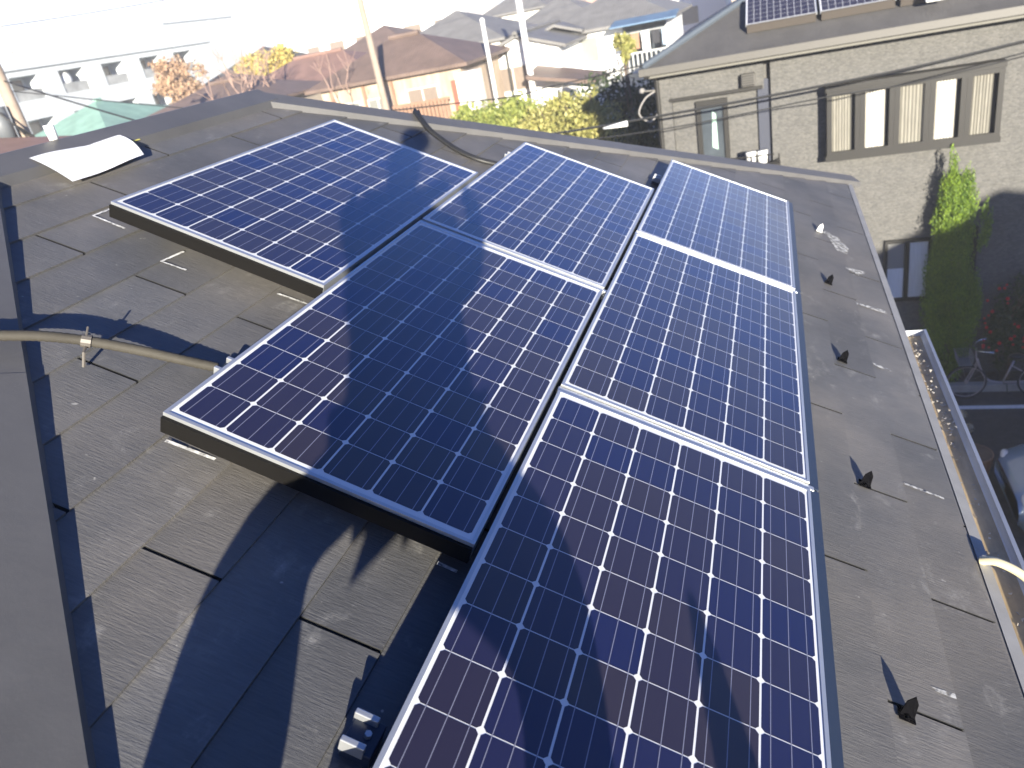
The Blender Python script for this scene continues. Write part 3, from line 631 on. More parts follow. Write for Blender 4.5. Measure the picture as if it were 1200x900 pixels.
h2,ad=building('white_gabled_house','white two-storey house with a low brown gable and curtained window',-10.9,-7.6,31,38,6.05,.33,M['white'],M['roofgrey'],ridge='y',gable=True,oh=.4,
   windows=[('S',31,-10.35,-9.05,4.55,5.55,'brownglass',2)])
m=MB(); m.tube([(-9.85,30.95,G),(-9.85,30.95,G+6.3)],.06,8); ad(m.build('drainpipe',M['frame']))
m=MB(); m.box(-11.6,-10.95,31.4,33,G,G+6.1); ad(m.build('recessed_wall',M['recess']))
m=MB(); m.box(-11.6,-10.95,31.2,31.38,G+3.6,G+4.6); ad(m.build('railing',M['palealu']))
m=MB(); m.prism([(-8.6,29.0,G+5.1),(-5.8,29.0,G+4.5),(-5.8,31.2,G+4.6),(-8.6,30.95,G+5.3)],(0,0,.13)); ad(m.build('porch_roof',M['roofbrown']))
m=MB(); m.box(-7.55,-6.2,30,36,G,G+4.5); ad(m.build('side_wall',M['white']))
h3,ad=building('white_house_with_laundry','white house with grey hip roof, pale window and laundry on its balcony',-9.0,-3.7,35,42,6.3,.36,M['white'],M['roofgrey'],oh=.5,
   windows=[('S',35,-8.4,-6.75,4.85,5.95,'paleglass',2)])
m,_=hip_roof(-9.7,-7.2,34.0,36.5,G+6.35,.33,'y',True); ad(m.build('gable_roof',M['roofgrey']))
m=MB(); m.box(-5.6,-3.75,34.9,34.98,G+4.4,G+6.1); ad(m.build('balcony_opening',M['glass']))
m=MB(); m.box(-5.7,-3.3,33.7,34.9,G+4.2,G+4.32)
for i in range(12): m.box(-5.7+i*.2,-5.65+i*.2,33.7,33.74,G+4.32,G+5.0)
m.box(-5.7,-3.3,33.69,33.75,G+5.0,G+5.06); ad(m.build('balcony',M['palealu']))
m=MB(); m.prism([(-5.9,33.4,G+6.15),(-3.1,33.4,G+6.15),(-3.1,35.0,G+6.35),(-5.9,35.0,G+6.35)],(0,0,.06)); ad(m.build('awning',M['roofblue']))
m=MB(); m.tube([(-5.7,33.6,G+5.85),(-3.3,33.6,G+5.85)],.02,6); tag(m.build('laundry_pole',M['palealu']),'thin laundry pole across the balcony of the white house','laundry pole')
lc=[('grey',(.3,.3,.32)),('brown',(.3,.17,.1)),('white',(.75,.75,.74)),('black',(.03,.03,.035)),('pale blue',(.4,.5,.62))]
for i,(n_,c_) in enumerate(lc):
    xx=-5.5+i*.44; m=MB(); k=8; hh=.55+.2*((i*7)%3)/2
    pts=[(xx+.34*q/k,33.6+.03*math.sin(q*1.6+i)) for q in range(k+1)]
    m.add([(x,y,G+5.84) for x,y in pts]+[(x,y+.02,G+5.84-hh) for x,y in pts],[(q,q+1,k+2+q,k+1+q) for q in range(k)])
    m.prism([(xx+.0,33.59,G+5.84),(xx+.34,33.59,G+5.84),(xx+.30,33.59,G+5.84-hh),(xx+.04,33.59,G+5.84-hh)],(0,.02,0))
    tag(m.build('laundry_item',mat('cloth_'+n_.replace(' ','_'),c_,.9)),n_+' garment hanging on the balcony laundry pole of the white house','laundry','laundry on the balcony')
building('flat_brown_roof_house','low house with wide dark brown hip roof behind the ridge corner',-27.2,-20.3,28.5,33.5,6.15,.33,M['beige'],M['roofbrown'],oh=.5,windows=[('S',28.5,-24,-22.4,4.2,5.6),('E',-20.3,29.5,31,4.2,5.6)])
building('pinkish_roof_house','house with pale red-brown tile roof left of the leaning concrete pole',-26.5,-18.0,34.5,40,6.2,.40,M['beige'],M['roofred'],oh=.5,windows=[('S',34.5,-25.5,-24,4.2,5.6,'brownglass'),('S',34.5,-22.2,-20.6,4.2,5.6,'paleglass')])
building('green_roof_house','small house with pale green pyramid roof in front of the apartments',-33.5,-27.2,26.3,33.0,5.95,.42,M['cream'],M['roofgreen'],oh=.5,windows=[('E',-27.2,28,29.5,4,5.3)],ridge='y')
building('red_roof_house','house with weathered red-brown roof just beyond the left end of the ridge',-22.5,-15.6,3.0,15.6,6.35,.27,M['cream'],M['roofred'],ridge='y',oh=.6,windows=[('E',-15.6,9,10.5,4,5.4),('E',-15.6,13,14.4,4,5.4)])
building('small_brown_house','small brown-roofed house behind the trees at the far left centre',-33,-27.5,37.5,43,6.2,.4,M['beige'],M['roofbrown'],oh=.4,windows=[('S',37.5,-31,-29.6,4,5.4)])
building('grey_gable_house','grey-roofed house directly behind the wooden balcony house',-18.5,-12.0,37,44,6.6,.42,M['cream'],M['roofgrey'],oh=.4,windows=[('S',37,-17.5,-16,5,6.3)])
building('grey_roof_back_house','wide grey-roofed house behind the white gabled house',-14.0,-8.8,45,52,6.4,.4,M['white'],M['roofgrey'],oh=.4,windows=[('S',45,-13,-11.6,5,6.3)])
building('tall_brown_roof_house','brown-roofed two-storey house rising between the pinkish roof and the grey gable house',-24.5,-19.0,42.0,48,6.9,.42,M['beige'],M['roofbrown'],oh=.5,windows=[('S',42,-23.6,-22.2,5.2,6.4,'brownglass'),('S',42,-21.4,-20,5.2,6.4,'brownglass')])
building('dark_roof_house','dark-roofed house just left of the white block on the horizon',-38.5,-32.5,49.0,56,7.0,.45,M['beige'],M['roofdark'],oh=.5,windows=[('S',49,-37.5,-36,5.2,6.4,'brownglass'),('S',49,-35.2,-33.8,5.2,6.4,'brownglass')])
building('far_grey_roof_house','small grey-roofed house seen over the roof of the wooden balcony house',-17.2,-13.2,50.5,56,7.6,.4,M['cream'],M['roofgrey'],oh=.4,windows=[('S',50.5,-16.4,-15.0,6,7.1,'brownglass')])
# apartment block
ap=empty('apartment_block',(-50,48,G)); tag(ap,'long pale three-storey apartment block with recessed balconies at the far left','apartment building')
inv_ap=Matrix.Translation(-Vector(ap.location))
def aa(o): o.parent=ap; o.matrix_parent_inverse=inv_ap; return o
AX=-46; aY0=26.0; aY1=60.5; top=G+10.1; pit=4.05; starts=[aY0+1.0+pit*k for k in range(8)]
m=MB(); m.box(AX-10,AX-1.4,aY0,aY1,G,top-.4)
zl=[(0,.0),(2.75,5.05-2.75),(5.55,7.0),(8.35,9.75)]
fl=[(G+2.5,G+4.15),(G+5.4,G+7.0),(G+8.2,G+9.7)]
prev=G
for (a,b) in fl:
    m.box(AX-1.4,AX,aY0,aY1,prev,a); prev=b
m.box(AX-1.4,AX,aY0,aY1,prev,top)
for (a,b) in fl:
    y=aY0
    for s_ in starts: m.box(AX-1.399,AX-.001,y,s_,a,b); y=s_+2.3
    m.box(AX-1.399,AX-.001,y,aY1,a,b)
aa(m.build('wall',M['palewall']))
m=MB(); m.box(AX-10.3,AX+.2,aY0-.2,aY1+.2,top+.001,top+.18); aa(m.build('roof_slab',M['palewall']))
for s_ in starts:
    for (a,b) in fl:
        m=MB(); m.box(AX-1.39,AX-1.36,s_+.2,s_+2.1,a+.05,b-.15); aa(m.build('balcony_door',M['brownglass']))
        m=MB(); m.box(AX-.12,AX-.06,s_+.005,s_+2.295,a+.004,a+.65); aa(m.build('balcony_panel',M['recess']))
m=MB(); m.ball((AX-.3,44.0,G+9.1),.45,14,0,(.35,1,1)); tag(m.build('satellite_dish',M['white'],None,True),'round white satellite dish on an upper balcony of the apartment block','satellite dish')
# far pale blocks on the horizon
far=[(-70,-58,70,82,13,'palewall','tall pale block rising behind the apartment block'),(-48,-38,74,84,11,'palewall','pale flat-topped block right of the apartment block'),(-36,-28,62,70,10.5,'white','white block left of the concrete poles on the horizon'),
 (-27,-21,58,66,11.5,'white','white block behind the pinkish roof on the horizon'),(-19,-12.5,70,78,13.5,'brick','red-brown brick block behind the grey roofs'),(-10,-3,72,82,12,'white','white block behind the white house with laundry'),
 (-95,-80,60,80,12,'palewall','pale block farthest left on the horizon'),(-2,8,60,70,10,'beige','beige block behind the stone-faced house')]
for (a,b,c_,d_,h_,w_,lab) in far:
    r=empty('distant_block',((a+b)/2,(c_+d_)/2,G)); tag(r,lab,'building','blocks on the horizon'); iv=Matrix.Translation(-Vector(r.location))
    m=MB(); m.box(a,b,c_,d_,G,G+h_); o=m.build('wall',M[w_],r); o.matrix_parent_inverse=iv
    m=MB(); m.box(a-.2,b+.2,c_-.2,d_+.2,G+h_+.002,G+h_+.4); o=m.build('roof_slab',M['palewall'],r); o.matrix_parent_inverse=iv
    for fl_ in range(int(h_//2.9)):
        for q in range(int((b-a)//2.6)):
            m=MB(); m.box(a+.7+q*2.6,a+2.1+q*2.6,c_-.06,c_-.01,G+1+fl_*2.9,G+2.3+fl_*2.9); o=m.build('window',M['brownglass'],r); o.matrix_parent_inverse=iv
# ---------------------------------------------------------------- poles and cables
def pole(x,y,h,r0,r1,mt,lab,parts=True,bz=G):
    r=empty('utility_pole',(x,y,bz)); tag(r,lab,'pole'); m=MB(); m.tube([(0,0,0),(0,0,h*.5),(0,0,h)],[r0,(r0+r1)/2,r1],14); m.build('shaft',mt,r,True)
    if parts:
        for z in (h-.4,h-1.0):
            m=MB(); m.box(-.75,.75,-.05,.05,z,z+.09)
            for q in (-.65,-.2,.2,.65): m.tube([(q,0,z+.09),(q,0,z+.24)],.035,6)
            m.build('crossarm',M['palealu'],r)
    return r
pole(-12.4,24,10.6,.15,.10,M['pole'],'beige concrete utility pole in front of the brown-roofed house')
p=pole(-18,14.2,9.9,.20,.14,M['pole'],'thick pale utility pole with equipment at the far left')
m=MB(); m.tube([(-.1,-.45,7.0),(-.1,-.45,7.8)],.24,14); m.build('transformer',mat('transformer_grey',(.12,.13,.14),.5),p,True)
m=MB(); m.box(.1,.35,-.15,.15,6.4,6.8); m.build('junction_box',M['rubber'],p)
for a in (0,1,2):
    m=MB(); m.tube(smooth_path([(-.3,-.7+.2*a,8.2),(.2,-.5,7.5),(.3,-.2+.1*a,6.9),(.05,0,6.5)]),.025,6); m.build('cable',M['rubber'],p)
r=pole(-9.35,27.2,7.45,.075,.075,M['polewhite'],'slim white steel pole behind the wooden balcony house',False)
m=MB(); m.ball((0,0,7.5),.09); m.build('cap',M['polewhite'],r)
r=pole(-8.5,29.4,8.6,.13,.12,M['polewhite'],'thick white steel pole beside the white gabled house',False)
m=MB(); m.ball((0,0,8.65),.13); m.build('cap',M['polewhite'],r)
def wire(pts,r,lab,sag=0):
    a,b=Vector(pts[0]),Vector(pts[-1]); P=[]
    for i in range(25):
        t=i/24; p=a.lerp(b,t); p.z-=sag*4*t*(1-t); P.append(p)
    m=MB(); m.tube(P,r,6); tag(m.build('overhead_cable',M['rubber']),lab,'cable','overhead cables')
def wire2(pts,r,lab):
    m=MB(); m.tube(smooth_path(pts,10),r,6); tag(m.build('overhead_cable',M['rubber']),lab,'cable','overhead cables')
wire2([(-18,14.2,1.9),(-10,12.0,-.35),(-5,10.9,-.80),(-2.75,10.6,-.84),(1.35,10.5,-.70),(3.8,10.5,-.52),(9,10.5,.05),(14,10.5,.9)],.020,'thick overhead cable crossing in front of the bay window')
wire2([(-10,12.0,-.45),(-2.75,10.3,-.93),(1.35,10.2,-.82),(3.8,10.2,-.66),(14,10.2,.6)],.010,'thin overhead cable just below the thick one')
wire2([(-18,14.4,1.6),(-9,12.2,.10),(-4.14,11.0,-.18),(-2.76,11.0,-.14),(-1.40,11.7,-.12)],.012,'overhead cable running to the eaves corner of the stone-faced house')
wire([(-18,14.2,3.1),(-12.4,24,3.6)],.012,'overhead cable between the two concrete utility poles',.15)
wire([(-12.4,24,3.8),(9,44,5.2)],.012,'overhead cable from the beige concrete pole over the white houses',.5)
wire([(-18,14.2,3.3),(-60,50,3.9)],.012,'overhead cable in front of the apartment block',.6)
m=MB(); m.tube([(-1.95,10.55,-.86),(-1.55,10.5,-.83)],[.02,.045],10); tag(m.build('cable_joint',M['white'],None,True),'white cable joint box hanging left of the stone-faced house','cable joint')
# ---------------------------------------------------------------- vegetation
def tree(name,label,cat,base,blobs,n,leaf,mt,trunk=None,trmat='bark',seed=1,group=None,limbs=True,flat=0,upright=False):
    """blobs: (x,y,z,rx,ry,rz) relative to base"""
    g=random.Random(seed); r=empty(name,base); tag(r,label,cat,group)
    m=MB()
    tot=sum(b[3]*b[4]*b[5] for b in blobs)
    for b in blobs:
        k=int(n*b[3]*b[4]*b[5]/tot)
        sub=[(g.uniform(-1,1),g.uniform(-1,1),g.uniform(-1,1)) for _ in range(max(6,k//90))]
        sub=[q if sum(c*c for c in q)<1 else tuple(c*.6 for c in q) for q in sub]
        for i in range(k):
            q=g.choice(sub); s=.30
            x,y,z=[q[c]+g.gauss(0,s*.55) for c in range(3)]
            L=math.sqrt(x*x+y*y+z*z)
            if L>1.12: continue
            p=Vector((b[0]+x*b[3],b[1]+y*b[4],b[2]+z*b[5]))
            a=Vector((g.gauss(0,1),g.gauss(0,1),g.gauss(0,1)+(2.2 if upright else .3))).normalized(); c=a.cross(Vector((g.gauss(0,1),g.gauss(0,1),g.gauss(0,1)))).normalized(); l=leaf*g.uniform(.6,1.4)
            w=l*(.28 if upright else .5)
            m.add([p-a*l*.5,p+c*w*.5,p+a*l*.5,p-c*w*.5],[(0,1,2,3)])
    if trunk:
        th,tr=trunk; t=MB(); t.tube([(0,0,0),(.03*th,0,th*.5),(0,.02*th,th)],[tr,tr*.8,tr*.55],9)
        if limbs:
            for b in blobs:
                for q in range(3):
                    e=Vector((b[0]+g.uniform(-.6,.6)*b[3],b[1]+g.uniform(-.6,.6)*b[4],b[2]+g.uniform(-.3,.7)*b[5])); s0=Vector((0,0,th*g.uniform(.6,.95)))
                    mid=s0.lerp(e,.5)+Vector((0,0,.1*th*g.uniform(0,.6))); t.tube([s0,mid,e],[tr*.45,tr*.3,tr*.1],6)
        t.build('trunk',M[trmat],r,True)
    m.build('crown',mt,r); return r
cyp=leafmat('cypress_leaf',(.05,.11,.012),(.22,.32,.02),2,.2)
tree('cypress','tall narrow cypress with bright yellow-green tips against the stone-faced house','tree',(3.42,11.98,G+.1),
     [(0,0,.7,.38,.30,.75),(-.02,0,1.5,.40,.30,.8),(-.02,0,2.2,.37,.28,.8),(-.03,0,2.8,.31,.25,.75),(-.07,0,3.3,.21,.18,.70),(-.09,0,3.75,.12,.11,.48),(-.10,0,4.02,.05,.05,.28),(.15,0,3.0,.22,.18,.75),(.17,0,3.5,.12,.11,.48),(.46,0,2.9,.12,.10,.50),(.25,0,1.4,.26,.22,.9)],80000,.048,cyp,(2.6,.06),seed=3,upright=True,limbs=False)
tree('flowering_shrub','dark shrub with red flowers right of the cypress','shrub',(4.45,12.03,G+.1),[(0,0,1.35,.45,.28,.7),(.3,0,.9,.42,.26,.7),(-.2,0,.7,.3,.25,.5)],5200,.07,leafmat('dark_leaf',(.025,.045,.02),(.07,.09,.035),3),(1.4,.04),seed=4)
m=MB(); g2=random.Random(9)
for i in range(46):
    x=4.45+g2.uniform(-.5,.6); z=G+.8+g2.uniform(0,1.2); y=11.76+g2.uniform(-.03,.06); m.ball((x,y,z),g2.uniform(.018,.035),6)
o=m.build('red_flowers',mat('red_petals',(.45,.02,.02),.6)); sh_=[q for q in col.objects if q.name.startswith('flowering_shrub')][0]; o.parent=sh_; o.matrix_parent_inverse=Matrix.Translation(-Vector(sh_.location)); o['kind']='stuff'
yl=leafmat('yellow_green_leaf',(.20,.21,.05),(.46,.42,.15),1.2,.3)
gl=leafmat('light_green_leaf',(.14,.19,.04),(.36,.38,.10),1.2,.3)
dl=leafmat('deep_green_leaf',(.014,.026,.012),(.05,.075,.025),1.2,.1)
tree('broadleaf_tree','sunlit yellow-green tree right behind the far hip, left of the stone-faced house','tree',(-4.2,18.6,G),[(-.5,0,4.45,1.2,1.1,.95),(.6,.1,4.2,.9,.9,.8),(.35,0,5.1,.30,.3,.45),(-1.1,0,4.2,1.0,.9,.8),(-.6,0,5.0,.5,.5,.5)],14000,.13,yl,(3.6,.12),seed=5)
tree('broadleaf_tree','light green tree in front of the white gabled house','tree',(-7.0,19.5,G),[(0,0,4.55,1.5,1.1,.9),(-1.1,0,4.3,.9,.9,.7),(1.0,0,4.6,.9,.8,.9),(-.4,0,5.1,.5,.5,.5)],14000,.13,gl,(3.8,.12),seed=6)
tree('evergreen_tree','large dark evergreen tree in front of the white house with laundry','tree',(-3.9,21.5,G),[(0,0,4.0,1.5,1.3,1.5),(-1.3,0,3.9,1.1,1.1,1.3),(1.1,0,3.9,1.1,1.2,1.6),(.3,-.6,2.6,1.5,1.2,1.2)],15000,.15,dl,(3.5,.15),seed=7)
tree('evergreen_tree','very dark low evergreen beside the corner of the stone-faced house','tree',(-2.35,17.3,G),[(0,0,3.6,.9,.9,1.5),(.2,0,2.2,1.0,.9,1.3)],9000,.13,dl,(3.2,.11),seed=8)
tree('young_tree','small yellow-leaved treetop above the dark evergreen','tree',(-3.05,19.5,G),[(0,0,6.2,.36,.35,.42)],900,.14,yl,(6.0,.05),seed=10)
tree('autumn_tree','orange-leaved autumn tree at the right end of the apartment block','tree',(-35.5,42.5,G),[(0,0,7.4,1.5,1.5,1.5),(-.5,-1.2,7.9,1.2,1.0,1.1)],4200,.28,leafmat('orange_leaf',(.36,.22,.13),(.55,.38,.24),1,.3),(6.6,.2),'pinkbark',seed=11)
tree('autumn_tree','golden yellow tree between the apartment block and the pinkish roof','tree',(-31.0,44.8,G),[(0,0,7.2,1.9,1.6,1.2),(1.2,.8,7.4,1.2,1.2,1.0)],5200,.26,leafmat('gold_leaf',(.42,.31,.06),(.6,.5,.15),1,.3),(6.4,.2),'pinkbark',seed=12)
def bare(label,base,h,seed,mt='pinkbark',leaves=None,lean=(0,0)):
    g=random.Random(seed); r=empty('bare_tree',base); tag(r,label,'tree'); t=MB(); tips=[]
    def br(p,d,l,rad,dep):
        q=p+d*l; mid=p.lerp(q,.5)+Vector((g.gauss(0,.04),g.gauss(0,.04),0))*l; t.tube([p,mid,q],[rad,rad*.8,rad*.6],6 if dep<2 else 4)
        if dep>=4: tips.append(q); return
        for k in range(g.choice((2,3,3))):
            nd=(d+Vector((g.gauss(0,.42),g.gauss(0,.42),g.uniform(-.05,.25)))).normalized(); br(q,nd,l*g.uniform(.55,.8),rad*.58,dep+1)
        tips.append(q)
    br(Vector((0,0,0)),Vector((lean[0],lean[1],1)).normalized(),h*.42,h*.014,0)
    t.build('branches',M[mt],r)
    if leaves:
        m=MB()
        for i in range(leaves[1]):
            p=g.choice(tips)+Vector((g.gauss(0,.15),g.gauss(0,.15),g.gauss(0,.15))); a=Vector((g.gauss(0,1),g.gauss(0,1),g.gauss(0,1))).normalized(); c=a.orthogonal().normalized(); l=leaves[2]
            m.add([p-a*l,p+c*l*.6,p+a*l,p-c*l*.6],[(0,1,2,3)])
        o=m.build('leaves',leaves[0],r); o['kind']='stuff'
bare('bare reddish tree standing in front of the brown hip roof',(-21.4,28.0,G),8.3,21)
bare('thin bare tree right of the golden yellow tree',(-21.2,31.5,G),7.9,22)
bare('small bare tree with sparse bright red leaves over the red-brown roof',(-14.6,12.6,G),6.6,23,leaves=(leafmat('red_leaf',(.6,.05,.03),(.75,.15,.1),1,.3),150,.05))
bare('bare tree in front of the cream walls of the brown-roofed house',(-14.6,24.8,G),6.5,24)
# dry potted plant by the road
r=empty('dry_potted_plant',(3.36,10.0,G+.004)); tag(r,'dry tan hydrangea heads in a pot at the road edge','potted plant')
m=MB(); m.tube([(0,0,0),(0,0,.22),(0,0,.25)],[.11,.15,.155],14); m.build('pot',mat('dark_pot',(.04,.04,.04),.6),r)
dm=leafmat('dry_flower',(.32,.27,.18),(.5,.44,.32),6,.1)
for (x,y,z) in ((.02,.2,.42),(.06,-.12,.36),(-.1,.02,.3)):
    m=MB(); g3=random.Random(int(z*100))
    for i in range(260):
        d_=Vector((g3.gauss(0,1),g3.gauss(0,1),g3.gauss(0,1))).normalized(); p=Vector((x,y,z))+d_*.085*g3.uniform(.7,1); c=d_.orthogonal().normalized(); e=d_.cross(c)
        m.add([p+c*.014,p+e*.014,p-c*.014,p-e*.014],[(0,1,2,3)])
    m.build('flower_head',dm,r); m=MB(); m.tube([(0,0,.2),(x*.7,y*.7,z-.06)],.006,6); m.build('stem',M['bark'],r)
# ---------------------------------------------------------------- bicycle
bk=empty('bicycle',(4.25,11.50,G+.004)); tag(bk,'dull silver step-through bicycle parked by the kerb below the flowering shrub','bicycle')
met=mat('bicycle_metal',(.42,.36,.36),.4,.4)
def torus(m,c,R_,r,n=28,k=6):
    b=len(m.v)
    for i in range(n):
        a=2*math.pi*i/n
        for j in range(k):
            t=2*math.pi*j/k; m.v.append((c[0]+(R_+r*math.cos(t))*math.cos(a),c[1]+r*math.sin(t),c[2]+(R_+r*math.cos(t))*math.sin(a)))
    for i in range(n):
        for j in range(k): m.f.append((b+i*k+j,b+((i+1)%n)*k+j,b+((i+1)%n)*k+(j+1)%k,b+i*k+(j+1)%k)); m.m.append(0)
for x in (-.56,.54):
    m=MB(); torus(m,(x,0,.33),.31,.019); w=m.build('wheel',M['rubber'],bk,True)
    m=MB(); torus(m,(x,0,.33),.29,.008,28,5); 
    for q in range(14):
        a=math.pi*2*q/14; m.tube([(x,0,.33),(x+.29*math.cos(a),0,.33+.29*math.sin(a))],.0016,4)
    m.tube([(x,-.04,.33),(x,.04,.33)],.02,8); m.build('rim',met,w)
m=MB(); m.tube(smooth_path([(-.40,0,.72),(-.34,0,.55),(-.22,0,.36),(.0,0,.30)]),.017,8); m.tube([(0,0,.30),(.14,0,.72)],.015,8); m.tube([(0,0,.30),(.54,0,.33)],.010,6); m.tube([(.12,0,.62),(.54,0,.33)],.009,6); m.tube([(-.42,0,.78),(-.40,0,.70)],.02,8)
m.build('frame',met,bk,True)
m=MB(); m.tube([(-.41,.035,.70),(-.56,.05,.33)],.010,6); m.tube([(-.41,-.035,.70),(-.56,-.05,.33)],.010,6); m.tube([(-.43,0,.78),(-.45,0,.98)],.012,6); m.build('fork',met,bk)
m=MB(); m.tube(smooth_path([(-.24,-.27,1.02),(-.36,-.24,1.02),(-.46,-.10,.99),(-.46,.10,.99),(-.36,.24,1.02),(-.24,.27,1.02)]),.011,8); m.build('handlebar',mat('chrome',(.7,.72,.76),.2,.9),bk,True)
m=MB(); m.ball((.17,0,.80),.11,12,0,(1.15,.75,.45)); m.tube([(.14,0,.70),(.16,0,.79)],.012,6); m.build('saddle',M['rubber'],bk,True)
m=MB(); m.box(-.72,-.52,-.15,.15,.72,.73)
for q in range(9):
    for (y,) in ((-.15,),(.15,)): m.tube([(-.72+.025*q,y,.73),(-.74+.028*q,y*1.15,.92)],.003,4)
for q in range(9):
    for x,x2 in ((-.72,-.75),(-.52,-.50)): m.tube([(x,-.15+.0375*q,.73),(x2,-.17+.0425*q,.92)],.003,4)
m.build('basket',mat('basket_wire',(.25,.26,.28),.4,.5),bk)
for sg in (-1,1):
    m=MB(); m.tube([(0,sg*.03,.30),(-sg*.05,sg*.06,.30),(-sg*.07,sg*.06,.16 if sg<0 else .44),(-sg*.07,sg*.14,.16 if sg<0 else .44)],[.008,.008,.009,.022],6); m.build('pedal',M['rubber'],bk)
# ---------------------------------------------------------------- parked car
car=empty('parked_car',(5.38,8.12,G+.004)); tag(car,'pale blue-grey car parked on the shaded street, partly hidden by the eaves','car')
blue=mat('car_paint',(.22,.30,.42),.25,.3,.5,1)
prof=[(-1.72,.30,.62),(-1.80,.52,.66),(-1.72,.72,.68),(-1.25,.86,.72),(-.80,.93,.74)]
def loft(secs,name,mt,parent):
    m=MB(); n=len(secs[0])
    for s_ in secs: m.v+=[tuple(p) for p in s_]
    for i in range(len(secs)-1):
        for j in range(n-1): m.f.append((i*n+j,i*n+j+1,(i+1)*n+j+1,(i+1)*n+j)); m.m.append(0)
    m.f.append(tuple(range(n))); m.m.append(0); m.f.append(tuple(reversed(range((len(secs)-1)*n,len(secs)*n)))); m.m.append(0)
    for i in range(len(secs)-1): m.f.append((i*n,(i+1)*n,(i+1)*n+n-1,i*n+n-1)); m.m.append(0)
    return m.build(name,mt,parent,True)
def sec(x,w,zb,zt,r=.10): return [(x,-w,zb),(x,-w-.02,zb+(zt-zb)*.5),(x,-w+.02,zt-r),(x,-w+r+.02,zt-.02),(x,-w*.4,zt),(x,w*.4,zt),(x,w-r-.02,zt-.02),(x,w-.02,zt-r),(x,w+.02,zb+(zt-zb)*.5),(x,w,zb)]
body=loft([sec(-1.84,.62,.28,.60),sec(-1.76,.72,.22,.70),sec(-1.5,.76,.20,.80),sec(-1.05,.78,.20,.90),sec(-.4,.79,.20,.93),(sec(.6,.79,.20,.95)),sec(1.4,.78,.20,.96),sec(1.75,.74,.22,.92),sec(1.84,.66,.30,.72)],'body',blue,car)
def csec(x,w0,w1,zt): return [(x,-w0,.90),(x,-w0*.5-w1*.5,.90+(zt-.90)*.55),(x,-w1,zt-.05),(x,-w1+.10,zt),(x,w1-.10,zt),(x,w1,zt-.05),(x,w0*.5+w1*.5,.90+(zt-.90)*.55),(x,w0,.90)]
loft([csec(-1.0,.70,.66,.93),csec(-.45,.74,.60,1.38),csec(0,.75,.59,1.50),csec(.9,.75,.58,1.50),csec(1.4,.74,.57,1.36),csec(1.72,.70,.62,.95)],'cabin',blue,car)
wg=mat('windscreen',(.5,.62,.75),.12,0,.6,1)
m=MB(); m.add([(-1.0,-.60,.965),(-1.0,.60,.965),(-.49,.53,1.375),(-.49,-.53,1.375)],[(0,1,2,3)]); o=m.build('windscreen',wg,car)
m=MB(); m.add([(1.69,-.56,1.03),(1.69,.56,1.03),(1.42,.5,1.34),(1.42,-.5,1.34)],[(3,2,1,0)]); m.build('rear_window',wg,car)
for s_ in (-1,1):
    for (a,b) in ((-.62,.22),(.30,1.25)):
        m=MB(); f=lambda x,z:(x,s_*(.765-(z-.9)*.24),z); m.add([f(a,.98),f(b,.98),f(b-.05,1.36),f(a+.18,1.36)],[(0,1,2,3) if s_>0 else (3,2,1,0)]); m.build('side_window',M['glass'],car)
    m=MB(); m.ball((-1.74,s_*.55,.62),.13,12,0,(.55,1.1,.65)); m.build('headlight',mat('lamp_glass',(.6,.62,.65),.15,0,.5,1),car,True)
    m=MB(); m.box(-.75,-.60,s_*.80-.06,s_*.80+.06,.95,1.07); m.build('wing_mirror',blue,car,bevel=.02)
    for x in (-1.18,1.15):
        m=MB(); m.tube([(x,s_*.60,.29),(x,s_*.80,.29)],.29,22); w=m.build('wheel',M['rubber'],car,bevel=.02); m=MB(); m.tube([(x,s_*.79,.29),(x,s_*.808,.29)],.18,14); m.build('rim',M['alu'],w)
for x in (-1.02,):
    m=MB(); m.tube([(-.98,-.35,.985),(-.72,.1,1.19)],.008,5); m.build('wiper',M['rubber'],car)
# low object between road edge and car
r=empty('planter_tub',(3.32,9.05,G+.004)); tag(r,'brown half-barrel planter tub on the street in front of the pale blue-grey car','planter')
m=MB(); m.tube([(0,0,0),(0,0,.25),(0,0,.42)],[.20,.26,.27],18); m.build('tub',M['wood'],r); m=MB(); m.tube([(0,0,.421),(0,0,.425)],.25,18); m.build('soil',M['bark'],r)
# ---------------------------------------------------------------- the photographer, behind the camera, casting the long shadow
per=empty('person',W(.3,-2.3,RN)); tag(per,'person in a dark work jacket standing on the roof hip holding up a camera','person')
def skin(name,verts,edges,rad,mt,parent,sub=2,root=0):
    me=bpy.data.meshes.new(name); me.from_pydata([tuple(W(*v)) for v in verts],edges,[]); o=bpy.data.objects.new(name,me); col.objects.link(o)
    sk=o.modifiers.new('s','SKIN'); 
    for i,v in enumerate(me.skin_vertices[0].data): v.radius=(rad[i],rad[i]); v.use_root=(i==root)
    ss=o.modifiers.new('u','SUBSURF'); ss.levels=sub; ss.render_levels=sub; me.materials.append(mt)
    sk.use_smooth_shade=True
    o.parent=parent; o.matrix_parent_inverse=Matrix.Translation(-Vector(parent.location)); return o
skinm=mat('skin',(.5,.32,.24),.55)
PV=[(.20,-2.32,.64),(.12,-2.33,.82),(.03,-2.33,1.0),(-.08,-2.34,1.17),(-.13,-2.33,1.28),(-.17,-2.32,1.40),
 (.13,-2.28,.58),(-.14,-2.09,.28),(-.02,-2.08,.02),(-.02,-2.06,-.065),(-.03,-1.95,-.085),
 (.31,-2.32,.60),(.58,-2.20,.47),(.68,-2.42,.02),(.69,-2.40,-.07),(.72,-2.28,-.09),
 (-.17,-2.33,1.08),(-.21,-2.24,.93),(-.08,-2.13,1.10),(.02,-2.10,1.18),
 (.15,-2.34,1.06),(.23,-2.25,.90),(.20,-2.13,1.12),(.15,-2.10,1.19)]
